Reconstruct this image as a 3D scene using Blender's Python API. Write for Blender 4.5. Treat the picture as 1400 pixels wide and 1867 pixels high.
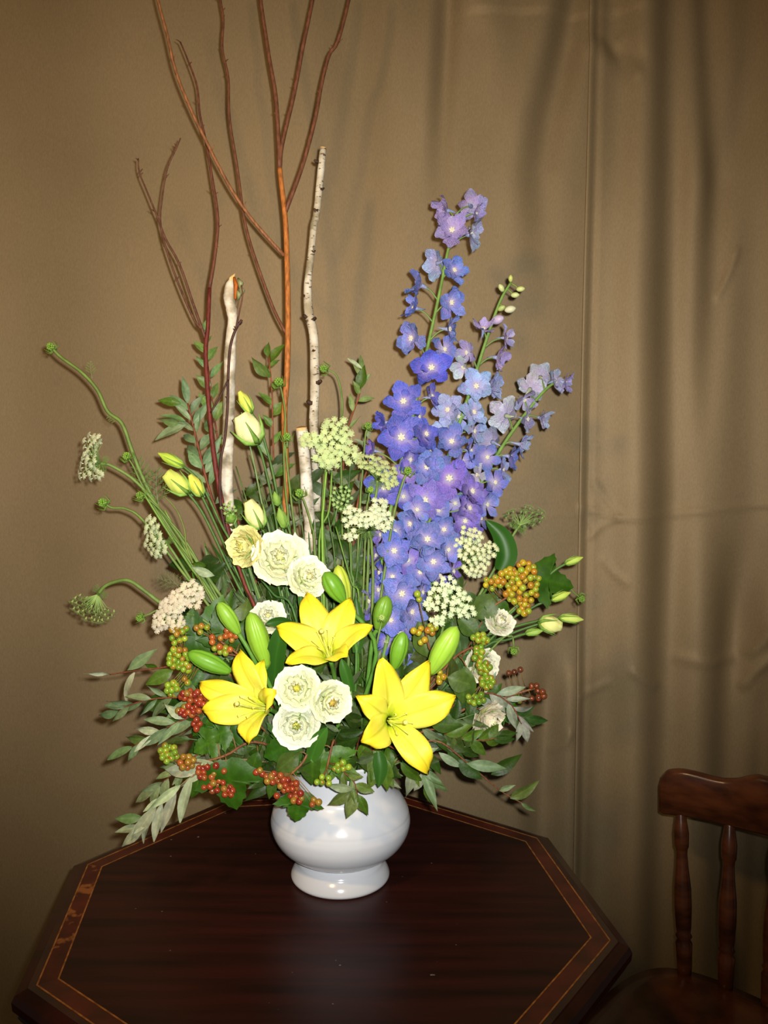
import bpy, math, random
import numpy as np
from mathutils import Vector, Matrix

for _o in list(bpy.data.objects):
    bpy.data.objects.remove(_o)
S = bpy.context.scene
COL = S.collection
random.seed(7)
RNG = np.random.default_rng(7)

# ------------------------------------------------------------------ camera
F_PX, CX, CY = 1531.0, 700.0, 933.5
PITCH, ROLL = 0.0686, -0.0093
CAM = Vector((0.0, 0.0, 1.467))
_fw = Vector((0, math.cos(PITCH), -math.sin(PITCH)))
_up0 = Vector((0, math.sin(PITCH), math.cos(PITCH)))
_rt0 = Vector((1, 0, 0))
RT = _rt0 * math.cos(ROLL) - _up0 * math.sin(ROLL)
UP = _rt0 * math.sin(ROLL) + _up0 * math.cos(ROLL)
FW = _fw
cd = bpy.data.cameras.new('camera')
cam = bpy.data.objects.new('camera', cd)
COL.objects.link(cam)
cam.matrix_world = Matrix(((RT.x, UP.x, -FW.x, CAM.x), (RT.y, UP.y, -FW.y, CAM.y), (RT.z, UP.z, -FW.z, CAM.z), (0, 0, 0, 1)))
cd.sensor_fit = 'VERTICAL'
cd.sensor_height = 36.0
cd.lens = F_PX / 1867.0 * 36.0
cd.clip_start = 0.02
S.camera = cam

# ------------------------------------------------------------------ light
S.view_settings.view_transform = 'Standard'
S.view_settings.look = 'None'
S.view_settings.gamma = 1.0
S.view_settings.use_curve_mapping = False
S.view_settings.exposure = 0.0

w = bpy.data.worlds.new('room_ambient')
S.world = w
w.use_nodes = True
w.node_tree.nodes['Background'].inputs[0].default_value = (1.0, 0.88, 0.74, 1)
w.node_tree.nodes['Background'].inputs[1].default_value = 0.05

# the flash of the camera: a small lamp a few centimetres up and right of the lens
fl = bpy.data.lights.new('camera_flash', 'SPOT')
fl.energy = 122.0
fl.color = (1.0, 0.97, 0.93)
fl.shadow_soft_size = 0.012
fl.spot_size = math.radians(83)
fl.spot_blend = 1.0
flo = bpy.data.objects.new('camera_flash', fl)
COL.objects.link(flo)
flo.location = (0.034, 0.0, 1.499)
flo.rotation_euler = (math.radians(90 + 0.5), 0, math.radians(4.0))

# warm incandescent room lamp, up and to the left, in front of the drape
rl = bpy.data.lights.new('room_lamp', 'POINT')
rl.energy = 29.0
rl.color = (1.0, 0.62, 0.26)
rl.shadow_soft_size = 0.07
rlo = bpy.data.objects.new('room_lamp', rl)
COL.objects.link(rlo)
rlo.location = (-0.50, 0.30, 2.10)

# ------------------------------------------------------------------ helpers
def P(px, py, y):
    d = RT * ((px - CX) / F_PX) + UP * ((CY - py) / F_PX) + FW
    t = (y - CAM.y) / d.y
    return CAM + d * t

def mpp(p):
    return (Vector(p) - CAM).dot(FW) / F_PX

def lin(c):
    c = c / 255.0
    return c / 12.92 if c <= 0.04045 else ((c + 0.055) / 1.055) ** 2.4

def rgb(r, g, b):
    return (lin(r), lin(g), lin(b), 1.0)

def jit(c, a=0.12):
    k = 1 + random.uniform(-a, a)
    return tuple(max(0, v * k * (1 + random.uniform(-a, a) * .4)) for v in c[:3]) + (1.0,)

WM = {}

def setw(o, M, parent=None):
    WM[o] = M.copy()
    if parent is not None:
        o.parent = parent
        o.matrix_local = WM[parent].inverted() @ M
    else:
        o.matrix_world = M

def thing(name, label, cat, loc, group=None):
    o = bpy.data.objects.new(name, None)
    o.empty_display_size = 0.02
    COL.objects.link(o)
    o['label'] = label
    o['category'] = cat
    if group:
        o['group'] = group
    setw(o, Matrix.Translation(Vector(loc)))
    return o

def mk(name, verts, faces, m, smooth=True, attrs=None):
    me = bpy.data.meshes.new(name)
    me.from_pydata([tuple(v) for v in verts], [], faces)
    if smooth:
        me.polygons.foreach_set('use_smooth', [True] * len(me.polygons))
    for k, vals in (attrs or {}).items():
        a = me.attributes.new(k, 'FLOAT', 'POINT')
        a.data.foreach_set('value', list(vals))
    if m is not None:
        me.materials.append(m)
    me.update()
    return me

def obj(name, me, parent=None, M=None, color=None):
    o = bpy.data.objects.new(name, me)
    COL.objects.link(o)
    setw(o, M if M is not None else (WM[parent] if parent else Matrix()), parent)
    if color is not None:
        o.color = color
    return o

def structure(name, me):
    o = obj(name, me)
    o['kind'] = 'structure'
    return o

def frame(loc, ydir=None, zdir=None, s=1.0, sx=None):
    """matrix whose Y (or Z) axis follows a direction; the other is a hint"""
    loc = Vector(loc)
    if ydir is not None:
        Y = Vector(ydir).normalized()
        Z = Vector(zdir)
        Z = Z - Y * Z.dot(Y)
        if Z.length < 1e-6:
            Z = Y.orthogonal()
        Z.normalize()
        X = Y.cross(Z)
    else:
        Z = Vector(zdir).normalized()
        X = Vector((0, 0, 1)).cross(Z)
        if X.length < 1e-4:
            X = Vector((1, 0, 0))
        X.normalize()
        Y = Z.cross(X)
    sx = s if sx is None else sx
    return Matrix(((X.x * sx, Y.x * s, Z.x * s, loc.x), (X.y * sx, Y.y * s, Z.y * s, loc.y), (X.z * sx, Y.z * s, Z.z * s, loc.z), (0, 0, 0, 1)))

def crom(pts, n=6):
    pts = [Vector(p) for p in pts]
    if len(pts) < 3:
        return [pts[0].lerp(pts[-1], i / n) for i in range(n + 1)]
    q = [pts[0] * 2 - pts[1]] + pts + [pts[-1] * 2 - pts[-2]]
    out = []
    for i in range(1, len(q) - 2):
        a, b, c, d = q[i - 1], q[i], q[i + 1], q[i + 2]
        for k in range(n):
            t = k / n
            out.append(0.5 * ((2 * b) + (c - a) * t + (2 * a - 5 * b + 4 * c - d) * t * t + (3 * b - a - 3 * c + d) * t ** 3))
    out.append(pts[-1].copy())
    return out

def tubeg(path, radii, sides=6, cap=True):
    """geometry of a tube along points"""
    n = len(path)
    V, Fc = [], []
    ref = Vector((0.31, 0.95, 0.11))
    for i, p in enumerate(path):
        t = (path[min(i + 1, n - 1)] - path[max(i - 1, 0)])
        if t.length < 1e-9:
            t = Vector((0, 0, 1))
        t.normalize()
        a = ref - t * ref.dot(t)
        if a.length < 1e-4:
            a = t.orthogonal()
        a.normalize()
        ref = a
        b = t.cross(a)
        r = radii[i] if hasattr(radii, '__len__') else radii
        for k in range(sides):
            an = 2 * math.pi * k / sides
            V.append(p + a * (r * math.cos(an)) + b * (r * math.sin(an)))
    for i in range(n - 1):
        for k in range(sides):
            k2 = (k + 1) % sides
            Fc.append((i * sides + k, i * sides + k2, (i + 1) * sides + k2, (i + 1) * sides + k))
    if cap:
        Fc.append(tuple(reversed(range(sides))))
        Fc.append(tuple((n - 1) * sides + k for k in range(sides)))
    return V, Fc

def join(geos):
    V, Fc = [], []
    for v, f in geos:
        o = len(V)
        V += list(v)
        Fc += [tuple(i + o for i in q) for q in f]
    return V, Fc

def tube(name, root, pts, r0, r1, m, color=None, sides=6, n=5, parent=None):
    """a smooth tapered tube through world points, as a part of root"""
    path = crom(pts, n)
    L = len(path) - 1
    rad = [r0 + (r1 - r0) * i / L for i in range(L + 1)]
    par = parent or root
    inv = WM[par].inverted()
    v, f = tubeg(path, rad, sides)
    return obj(name, mk(name, [inv @ q for q in v], f, m), par, color=color)

def lathe(prof, seg=48):
    V, Fc = [], []
    for r, z in prof:
        for k in range(seg):
            a = 2 * math.pi * k / seg
            V.append((r * math.cos(a), r * math.sin(a), z))
    for i in range(len(prof) - 1):
        for k in range(seg):
            k2 = (k + 1) % seg
            Fc.append((i * seg + k, i * seg + k2, (i + 1) * seg + k2, (i + 1) * seg + k))
    Fc.append(tuple(reversed(range(seg))))
    Fc.append(tuple((len(prof) - 1) * seg + k for k in range(seg)))
    return V, Fc

def smoothprof(pts, n=6):
    return [(p.x, p.y) for p in crom([Vector((a, b, 0)) for a, b in pts], n)]

def gridf(nu, nv):
    return [(i * (nv + 1) + j, (i + 1) * (nv + 1) + j, (i + 1) * (nv + 1) + j + 1, i * (nv + 1) + j + 1) for i in range(nu) for j in range(nv)]

# ------------------------------------------------------------------ materials
def base_mat(name, rough=0.5, spec=0.4):
    m = bpy.data.materials.new(name)
    m.use_nodes = True
    nt = m.node_tree
    b = nt.nodes['Principled BSDF']
    b.inputs['Roughness'].default_value = rough
    b.inputs['Specular IOR Level'].default_value = spec
    return m, nt, b

def N(nt, t, **kw):
    n = nt.nodes.new(t)
    for k, v in kw.items():
        setattr(n, k, v)
    return n

def noise(nt, scale, detail=3, coord='Object', vec_scale=None):
    tc = N(nt, 'ShaderNodeTexCoord')
    n = N(nt, 'ShaderNodeTexNoise')
    n.inputs['Scale'].default_value = scale
    n.inputs['Detail'].default_value = detail
    if vec_scale:
        mp = N(nt, 'ShaderNodeMapping')
        mp.inputs['Scale'].default_value = vec_scale
        nt.links.new(tc.outputs[coord], mp.inputs[0])
        nt.links.new(mp.outputs[0], n.inputs['Vector'])
    else:
        nt.links.new(tc.outputs[coord], n.inputs['Vector'])
    return n

def ramp(nt, fac, stops, interp='LINEAR'):
    r = N(nt, 'ShaderNodeValToRGB')
    r.color_ramp.interpolation = interp
    e = r.color_ramp.elements
    while len(e) < len(stops):
        e.new(0.5)
    for k, (p, c) in enumerate(stops):
        e[k].position = p
        e[k].color = c
    nt.links.new(fac, r.inputs[0])
    return r.outputs[0]

def mix(nt, fac, a, b, mode='MIX'):
    n = N(nt, 'ShaderNodeMix', data_type='RGBA', blend_type=mode)
    for s, v in ((n.inputs[0], fac), (n.inputs[6], a), (n.inputs[7], b)):
        if hasattr(v, 'is_linked') or hasattr(v, 'links'):
            nt.links.new(v, s)
        else:
            s.default_value = v
    return n.outputs[2]

def bump(nt, b, h, strength=0.2, dist=0.002):
    n = N(nt, 'ShaderNodeBump')
    n.inputs['Strength'].default_value = strength
    n.inputs['Distance'].default_value = dist
    nt.links.new(h, n.inputs['Height'])
    nt.links.new(n.outputs[0], b.inputs['Normal'])

G = lambda v: (v, v, v, 1)

def objcol_mat(name, rough, spec, scale, lo=0.75, hi=1.2, bstr=0.15, vec_scale=None, sss=0.0):
    """surface coloured by the object's own colour, mottled by noise"""
    m, nt, b = base_mat(name, rough, spec)
    oi = N(nt, 'ShaderNodeObjectInfo')
    n = noise(nt, scale, 3, 'Object', vec_scale)
    v = ramp(nt, n.outputs[0], [(0.3, G(lo)), (0.7, G(hi))])
    c = mix(nt, 1.0, oi.outputs['Color'], v, 'MULTIPLY')
    nt.links.new(c, b.inputs['Base Color'])
    bump(nt, b, n.outputs[0], bstr, 0.001)
    return m, nt, b, c

M_STEM = objcol_mat('green_stem', 0.5, 0.35, 60)[0]
M_LACE = objcol_mat('lace_floret', 0.75, 0.2, 90, 0.85, 1.1, 0.05)[0]
M_BARK = objcol_mat('twig_bark', 0.55, 0.3, 220, 0.55, 1.3, 0.6, (1, 1, 0.35))[0]
M_BUD = objcol_mat('bud_skin', 0.4, 0.4, 14, 0.85, 1.12, 0.1)[0]

def leaf_mat(name, rough, spec, vein, hue=1.0):
    m, nt, b = base_mat(name, rough, spec)
    oi = N(nt, 'ShaderNodeObjectInfo')
    n = noise(nt, 5, 4, 'Object')
    v = ramp(nt, n.outputs[0], [(0.3, G(0.72)), (0.7, G(1.2))])
    c = mix(nt, 1.0, oi.outputs['Color'], v, 'MULTIPLY')
    at = N(nt, 'ShaderNodeAttribute', attribute_name='rib')
    k = ramp(nt, at.outputs['Fac'], [(0.0, G(vein)), (0.16, G(0.0))])
    c = mix(nt, 1.0, c, (1.05, 1.0, hue, 1), 'MULTIPLY')
    c2 = mix(nt, 1.0, c, (1.5, 1.45, 1.2, 1), 'MULTIPLY')
    c = mix(nt, k, c, c2)
    nt.links.new(c, b.inputs['Base Color'])
    bump(nt, b, n.outputs[0], 0.10, 0.01)
    tr = N(nt, 'ShaderNodeBsdfTranslucent')
    nt.links.new(c, tr.inputs[0])
    ms = N(nt, 'ShaderNodeMixShader')
    ms.inputs[0].default_value = 0.12
    nt.links.new(b.outputs[0], ms.inputs[1])
    nt.links.new(tr.outputs[0], ms.inputs[2])
    nt.links.new(ms.outputs[0], nt.nodes['Material Output'].inputs[0])
    return m

M_LEAF = leaf_mat('glossy_green_leaf', 0.45, 0.30, 0.6, 0.66)
M_SILVER = leaf_mat('silver_green_leaf', 0.5, 0.35, 0.5, 0.88)

# delphinium petal: white heart, then pinkish, then the colour of its floret
m, nt, b = base_mat('delphinium_petal', 0.6, 0.25)
oi = N(nt, 'ShaderNodeObjectInfo')
at = N(nt, 'ShaderNodeAttribute', attribute_name='g')
n = noise(nt, 7, 3, 'Object', (5, 1, 1))
vv = ramp(nt, n.outputs[0], [(0.3, G(0.66)), (0.72, G(1.36))])
c = mix(nt, 1.0, oi.outputs['Color'], vv, 'MULTIPLY')
pk = mix(nt, 0.35, c, (0.62, 0.36, 0.85, 1))
k1 = ramp(nt, at.outputs['Fac'], [(0.30, G(0)), (0.75, G(1))])
c = mix(nt, k1, pk, c)
k0 = ramp(nt, at.outputs['Fac'], [(0.08, G(0)), (0.46, G(1))])
c = mix(nt, k0, rgb(200, 194, 226), c)
nt.links.new(c, b.inputs['Base Color'])
bump(nt, b, n.outputs[0], 0.6, 0.03)
M_DELPH = m

# lily tepal: green throat, clear yellow blade
m, nt, b = base_mat('lily_petal', 0.5, 0.3)
at = N(nt, 'ShaderNodeAttribute', attribute_name='g')
rb = N(nt, 'ShaderNodeAttribute', attribute_name='rib')
n = noise(nt, 30, 3, 'Object')
c = ramp(nt, at.outputs['Fac'], [(0.0, rgb(120, 160, 24)), (0.14, rgb(196, 206, 50)), (0.34, rgb(230, 224, 84)), (0.75, rgb(234, 213, 46)), (1.0, rgb(230, 202, 28))])
k = ramp(nt, rb.outputs['Fac'], [(0.0, G(0.7)), (0.14, G(0.0))])
c = mix(nt, k, c, rgb(176, 178, 30))
v = ramp(nt, n.outputs[0], [(0.3, G(0.92)), (0.7, G(1.04))])
c = mix(nt, 1.0, c, v, 'MULTIPLY')
nt.links.new(c, b.inputs['Base Color'])
bump(nt, b, n.outputs[0], 0.12, 0.003)
M_LILY = m

# ruffled white petals, greener towards the base
m, nt, b = base_mat('ruffled_petal', 0.6, 0.25)
oi = N(nt, 'ShaderNodeObjectInfo')
at = N(nt, 'ShaderNodeAttribute', attribute_name='g')
n = noise(nt, 6, 3, 'Object')
gr = mix(nt, 1.0, oi.outputs['Color'], (0.72, 0.80, 0.34, 1), 'MULTIPLY')
k = ramp(nt, at.outputs['Fac'], [(0.05, G(0)), (0.38, G(1))])
c = mix(nt, k, gr, oi.outputs['Color'])
v = ramp(nt, n.outputs[0], [(0.3, G(0.93)), (0.7, G(1.03))])
c = mix(nt, 1.0, c, v, 'MULTIPLY')
nt.links.new(c, b.inputs['Base Color'])
bump(nt, b, n.outputs[0], 0.2, 0.02)
M_ROSE = m

# berries: object colour with a red blush
m, nt, b = base_mat('berry_skin', 0.18, 0.6)
oi = N(nt, 'ShaderNodeObjectInfo')
n = noise(nt, 0.9, 1, 'Object')
k = ramp(nt, n.outputs[0], [(0.50, G(0)), (0.72, G(0.7))])
c = mix(nt, k, oi.outputs['Color'], rgb(172, 74, 30))
nt.links.new(c, b.inputs['Base Color'])
M_BERRY = m

# birch bark: chalk white with dark cross marks and grey patches
m, nt, b = base_mat('birch_bark', 0.65, 0.25)
n1 = noise(nt, 30, 5, 'Object', (1, 1, 1.2))
n2 = noise(nt, 150, 2, 'Object', (0.6, 0.6, 1.6))
n3 = noise(nt, 26, 4, 'Object')
oi = N(nt, 'ShaderNodeObjectInfo')
c = ramp(nt, n1.outputs[0], [(0.3, rgb(176, 164, 140)), (0.55, rgb(226, 220, 206)), (0.75, rgb(240, 238, 230))])
c = mix(nt, 1.0, c, oi.outputs['Color'], 'MULTIPLY')
k = ramp(nt, n2.outputs[0], [(0.60, G(0)), (0.66, G(1))])
k = mix(nt, 1.0, k, oi.outputs['Alpha'], 'MULTIPLY')
c = mix(nt, k, c, rgb(92, 78, 62))
k = ramp(nt, n3.outputs[0], [(0.50, G(0)), (0.62, G(0.8))])
c = mix(nt, k, c, rgb(124, 114, 84))
nt.links.new(c, b.inputs['Base Color'])
bump(nt, b, n2.outputs[0], 0.5, 0.002)
M_BIRCH = m
m, nt, b = base_mat('cut_wood', 0.7, 0.2)
n = noise(nt, 120, 3, 'Object')
nt.links.new(ramp(nt, n.outputs[0], [(0.3, rgb(206, 160, 96)), (0.7, rgb(240, 208, 150))]), b.inputs['Base Color'])
M_CUT = m
m, nt, b = base_mat('dark_knot', 0.7, 0.2)
n = noise(nt, 150, 3, 'Object')
nt.links.new(ramp(nt, n.outputs[0], [(0.3, rgb(34, 24, 18)), (0.7, rgb(86, 62, 44))]), b.inputs['Base Color'])
M_KNOT = m

# glazed white ceramic
m, nt, b = base_mat('white_glaze', 0.16, 0.5)
n = noise(nt, 14, 3, 'Object')
nt.links.new(ramp(nt, n.outputs[0], [(0.3, rgb(217, 222, 229)), (0.7, rgb(219, 224, 230))]), b.inputs['Base Color'])
n2 = noise(nt, 45, 2, 'Object')
bump(nt, b, n2.outputs[0], 0.06, 0.003)
M_GLAZE = m

def wood(name, dark, light, rough, spec, vec, dust=False, scale=5):
    m, nt, b = base_mat(name, rough, spec)
    n = noise(nt, scale, 6, 'Object', vec)
    c = ramp(nt, n.outputs[0], [(0.32, dark), (0.68, light)])
    if dust:
        d = noise(nt, 95, 1, 'Object')
        k = ramp(nt, d.outputs[0], [(0.80, G(0)), (0.815, G(0.7))])
        c = mix(nt, k, c, rgb(150, 140, 130))
    nt.links.new(c, b.inputs['Base Color'])
    bump(nt, b, n.outputs[0], 0.06, 0.002)
    return m
M_TABLE = wood('mahogany_top', rgb(34, 17, 14), rgb(58, 25, 21), 0.36, 0.22, (0.8, 9, 1), True)
M_BAND = wood('mahogany_band', rgb(58, 24, 16), rgb(92, 36, 24), 0.32, 0.35, (4, 4, 1))
M_MOULD = wood('mahogany_moulding', rgb(34, 15, 13), rgb(58, 24, 20), 0.25, 0.45, (3, 3, 1))
M_CHAIR = wood('walnut_chair', rgb(54, 28, 16), rgb(98, 54, 30), 0.24, 0.5, (3, 3, 9))
M_INLAY = wood('worn_inlay', rgb(120, 74, 34), rgb(176, 118, 60), 0.5, 0.3, (20, 20, 1))
# band whose finish has worn away in one patch
m, nt, b = base_mat('worn_mahogany_band', 0.4, 0.3)
n = noise(nt, 5, 6, 'Object', (4, 4, 1))
c = ramp(nt, n.outputs[0], [(0.32, rgb(58, 24, 16)), (0.68, rgb(92, 36, 24))])
n2 = noise(nt, 30, 6, 'Object')
k = ramp(nt, n2.outputs[0], [(0.585, G(0)), (0.65, G(0.85))])
c = mix(nt, k, c, rgb(158, 98, 48))
nt.links.new(c, b.inputs['Base Color'])
M_WORN = m

# brown drape cloth, fine weave
m, nt, b = base_mat('brown_drape_cloth', 0.60, 0.25)
n = noise(nt, 3.0, 4, 'Object')
n2 = noise(nt, 420, 2, 'Object', (1, 1, 0.35))
c = ramp(nt, n.outputs[0], [(0.3, rgb(133, 115, 84)), (0.7, rgb(142, 123, 91))])
v = ramp(nt, n2.outputs[0], [(0.25, G(0.9)), (0.75, G(1.08))])
c = mix(nt, 1.0, c, v, 'MULTIPLY')
nt.links.new(c, b.inputs['Base Color'])
bump(nt, b, n2.outputs[0], 0.12, 0.001)
b.inputs['Metallic'].default_value = 0.24
M_DRAPE = m

m, nt, b = base_mat('plain_wall', 0.8, 0.2)
n = noise(nt, 20, 3, 'Object')
nt.links.new(ramp(nt, n.outputs[0], [(0.3, rgb(120, 108, 92)), (0.7, rgb(132, 120, 102))]), b.inputs['Base Color'])
M_WALL = m
m, nt, b = base_mat('dark_floor', 0.5, 0.3)
n = noise(nt, 6, 5, 'Object', (1, 8, 1))
nt.links.new(ramp(nt, n.outputs[0], [(0.3, rgb(52, 40, 32)), (0.7, rgb(80, 62, 48))]), b.inputs['Base Color'])
M_FLOOR = m

# ------------------------------------------------------------------ setting
def boxg(x0, x1, y0, y1, z0, z1):
    V = [(x, y, z) for x in (x0, x1) for y in (y0, y1) for z in (z0, z1)]
    return V, [(0, 1, 3, 2), (4, 6, 7, 5), (0, 4, 5, 1), (2, 3, 7, 6), (0, 2, 6, 4), (1, 5, 7, 3)]
structure('floor', mk('floor', *boxg(-2.6, 2.6, -1.5, 2.2, -0.05, 0.0), M_FLOOR, False))
structure('wall_back', mk('wall_back', *boxg(-2.6, 2.6, 2.08, 2.2, 0.0, 2.75), M_WALL, False))

YC = 1.815
def sm(t):
    t = np.clip(t, 0, 1)
    return t * t * (3 - 2 * t)

# folds of the drape as (list of (px,py) down the fold, depth, half width in m, sharpness)
def pxz(px, py):
    p = P(px, py, YC)
    return p.x, p.z
FOLDS = [
    ([(822, -60), (812, 120), (803, 300), (800, 420)], 0.016, 0.022, (0, 0.75)),
    ([(860, -60), (900, 60), (915, 300)], -0.012, 0.05, (0, 0.9)),
    ([(1062, -60), (1040, 60), (1005, 200), (988, 310), (992, 480), (1000, 620)], 0.026, 0.035, (0, 0.9)),
    ([(1110, 60), (1150, 110), (1165, 160)], 0.010, 0.03, (0, 1)),
    ([(1135, -60), (1138, 200), (1136, 420), (1130, 560)], 0.018, 0.04, (0, 0.9)),
    ([(1236, -60), (1232, 250), (1228, 560), (1228, 900), (1218, 1150), (1208, 1700), (1206, 1900)], 0.026, 0.045, (0, 0)),
    ([(1180, 100), (1178, 700), (1170, 1100), (1160, 1900)], -0.012, 0.06, (0, 0)),
    ([(1296, -60), (1304, 240), (1310, 330), (1303, 520), (1282, 900), (1276, 1000)], 0.020, 0.03, (0, 0.7)),
    ([(1380, 40), (1355, 140), (1330, 330), (1316, 480)], 0.018, 0.035, (0.3, 0.7)),
    ([(1330, 900), (1345, 1000), (1335, 1300), (1325, 1900)], 0.026, 0.045, (0.8, 0)),
    ([(1400, 1000), (1395, 1150), (1372, 1260), (1340, 1330)], -0.018, 0.03, (0.5, 0.8)),
    ([(1420, 1060), (1400, 1300), (1390, 1600), (1380, 1900)], 0.022, 0.03, (0.5, 0)),
    ([(1010, 1180), (1000, 1300), (990, 1440), (985, 1900)], 0.020, 0.035, (0.9, 0)),
    ([(1045, 1150), (1040, 1300), (1045, 1500), (1040, 1900)], -0.012, 0.03, (0.9, 0)),
    ([(1110, 1200), (1100, 1500), (1090, 1900)], 0.012, 0.05, (0.9, 0)),
    ([(640, -60), (655, 200), (640, 640)], 0.010, 0.06, (0, 0.8)),
    ([(720, -60), (735, 300), (725, 640)], -0.008, 0.06, (0, 0.8)),
    ([(1440, -60), (1450, 900), (1440, 1900)], -0.02, 0.05, (0, 0)),
    ([(1520, -60), (1510, 900), (1515, 1900)], 0.03, 0.06, (0, 0)),
    ([(1600, -60), (1610, 900), (1605, 1900)], -0.03, 0.06, (0, 0)),
    ([(330, -60), (320, 600), (330, 1900)], 0.006, 0.15, (0, 0)),
    ([(60, -60), (70, 900), (50, 1900)], 0.010, 0.12, (0, 0)),
    ([(-120, -60), (-110, 900), (-120, 1900)], -0.015, 0.10, (0, 0)),
]
CREASES = [  # pressed creases and puckers in the cloth
    ([(1062, 925), (1128, 944), (1216, 940), (1300, 930), (1420, 915)], 0.0035, 0.006),
    ([(1085, 880), (1110, 915), (1128, 944)], 0.003, 0.005),
    ([(1128, 944), (1100, 958), (1075, 982)], 0.003, 0.005),
    ([(930, 946), (990, 941), (1062, 940)], 0.002, 0.005),
    ([(1150, 1222), (1175, 1238), (1196, 1252)], 0.005, 0.008),
    ([(1240, 1200), (1300, 1208), (1340, 1205)], 0.004, 0.012),
    ([(1060, 1270), (1095, 1255), (1110, 1245)], 0.003, 0.007),
    ([(1130, 70), (1150, 110), (1160, 135)], 0.005, 0.010),
    ([(1345, 455), (1330, 500), (1312, 540)], 0.004, 0.006),
    ([(1100, 1020), (1118, 1045), (1140, 1062)], 0.003, 0.006),
    ([(1010, 1375), (1030, 1360), (1040, 1340)], 0.004, 0.008),
    ([(1370, 1190), (1385, 1170), (1400, 1140)], 0.006, 0.010),
    ([(1360, 1250), (1375, 1225), (1400, 1200)], 0.006, 0.010),
]

def drape_height(X, Z):
    """how far the cloth bulges towards the room (m)"""
    H = 0.004 * np.sin(X * 9 + 0.6 * np.sin(Z * 2)) + 0.003 * np.sin(X * 4.1 + Z * 1.7) + 0.0025 * np.sin(Z * 6 + 3 * X)
    for pts, d, hw, (f0, f1) in FOLDS:
        q = sorted([pxz(*p) for p in pts], key=lambda a: a[1])
        zs = np.array([a[1] for a in q])
        xs = np.array([a[0] for a in q])
        xc = np.interp(Z, zs, xs)
        t = (Z - zs[0]) / (zs[-1] - zs[0])  # 0 bottom .. 1 top
        env = np.ones_like(Z)
        if f1 > 0:
            env = env * sm(t / max(0.05, f1)) if f1 < 1 else env * sm(t * 1.4)
        if f0 > 0:
            env = env * sm((1 - t) / max(0.05, 1 - f0 + 0.05))
        if f1 == 0:
            env = np.where(t < 0, 1.0, env)
        u = (X - xc) / hw
        # a recess with one steep lip
        H = H - d * env * np.exp(-u * u) + 0.45 * d * env * np.exp(-((u + 1.7) / 1.1) ** 2)
    for pts, d, hw in CREASES:
        q = [pxz(*p) for p in pts]
        best = np.full_like(X, 9.0)
        for (x0, z0), (x1, z1) in zip(q[:-1], q[1:]):
            dx, dz = x1 - x0, z1 - z0
            t = np.clip(((X - x0) * dx + (Z - z0) * dz) / (dx * dx + dz * dz), 0, 1)
            best = np.minimum(best, np.hypot(X - x0 - t * dx, Z - z0 - t * dz))
        H = H + d * np.exp(-(best / hw) ** 2)
    return H

SEAM_T, SEAM_B = pxz(1079, 0), pxz(1050, 1450)
def seam_x(z):
    t = (z - SEAM_B[1]) / (SEAM_T[1] - SEAM_B[1])
    return SEAM_B[0] + (SEAM_T[0] - SEAM_B[0]) * t

def drape(name, left, label):
    nz = 330
    zs = np.linspace(0.012, 2.745, nz)
    if left:
        us = np.concatenate([np.linspace(-1.75, -0.2, 90)[:-1], np.linspace(-0.2, 0.0, 24)[:-1], np.linspace(0, 1.0, 110)])
    else:
        us = np.linspace(0, 1, 210)
    V = []
    cols = len(us)
    Xg = np.zeros((nz, cols)); Zg = np.zeros((nz, cols))
    for j, z in enumerate(zs):
        sx = seam_x(z)
        if left:
            Xg[j] = np.where(us < 0, us * 1.0 - 0.0, us * (sx + 0.025))
        else:
            Xg[j] = (sx - 0.004) + us * (1.70 - sx)
        Zg[j] = z
    H = drape_height(Xg, Zg)
    if left:
        Y = YC + 0.012 - H
    else:
        d = Xg - (sx * 0 + Xg[:, :1])
        H = H + 0.004 * np.exp(-(d / 0.008) ** 2) - 0.005 * np.exp(-((d - 0.02) / 0.006) ** 2)
        Y = YC - H
    # stitched heading band along the top
    band = pxz(950, 22)[1] + 0.02 * (Xg - 0.2)
    Y = Y - 0.003 * sm((Zg - band) / 0.006) * sm((Xg - 0.10) / 0.1) * sm((0.62 - Xg) / 0.15)
    V = [tuple(v) for v in np.stack([Xg, Y, Zg], -1).reshape(-1, 3)]
    Fc = []
    for j in range(nz - 1):
        o = j * cols
        for i in range(cols - 1):
            Fc.append((o + i, o + i + 1, o + cols + i + 1, o + cols + i))
    o = obj(name, mk(name, V, Fc, M_DRAPE))
    md = o.modifiers.new('cloth_thickness', 'SOLIDIFY')
    md.thickness = 0.002
    md.offset = -1
    o['label'] = label
    o['category'] = 'curtain'
    o['group'] = 'brown drapes behind the table'
    return o
drape('curtain', True, 'wide smooth brown drape hanging behind the flower arrangement')
drape('curtain', False, 'brown drape with deep vertical folds hanging behind the wooden chair')

# ------------------------------------------------------------------ table
TZ = 0.75
TC = Vector((-0.084, 1.308, 0))
TR = 0.47
TH = 0.145
def ring(ap, z):
    """octagon with the given apothem, at height z (relative to the table centre)"""
    r = ap / math.cos(math.pi / 8)
    return [Vector((r * math.cos(TH + math.pi / 8 + k * math.pi / 4), r * math.sin(TH + math.pi / 8 + k * math.pi / 4), z)) for k in range(8)]
AP = TR * math.cos(math.pi / 8)
tb = thing('octagonal_table', 'dark mahogany octagonal table with inlaid border carrying the white vase', 'table', (TC.x, TC.y, 0))
I1, I2, LW = AP - 0.030, AP - 0.053, 0.0022

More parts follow.
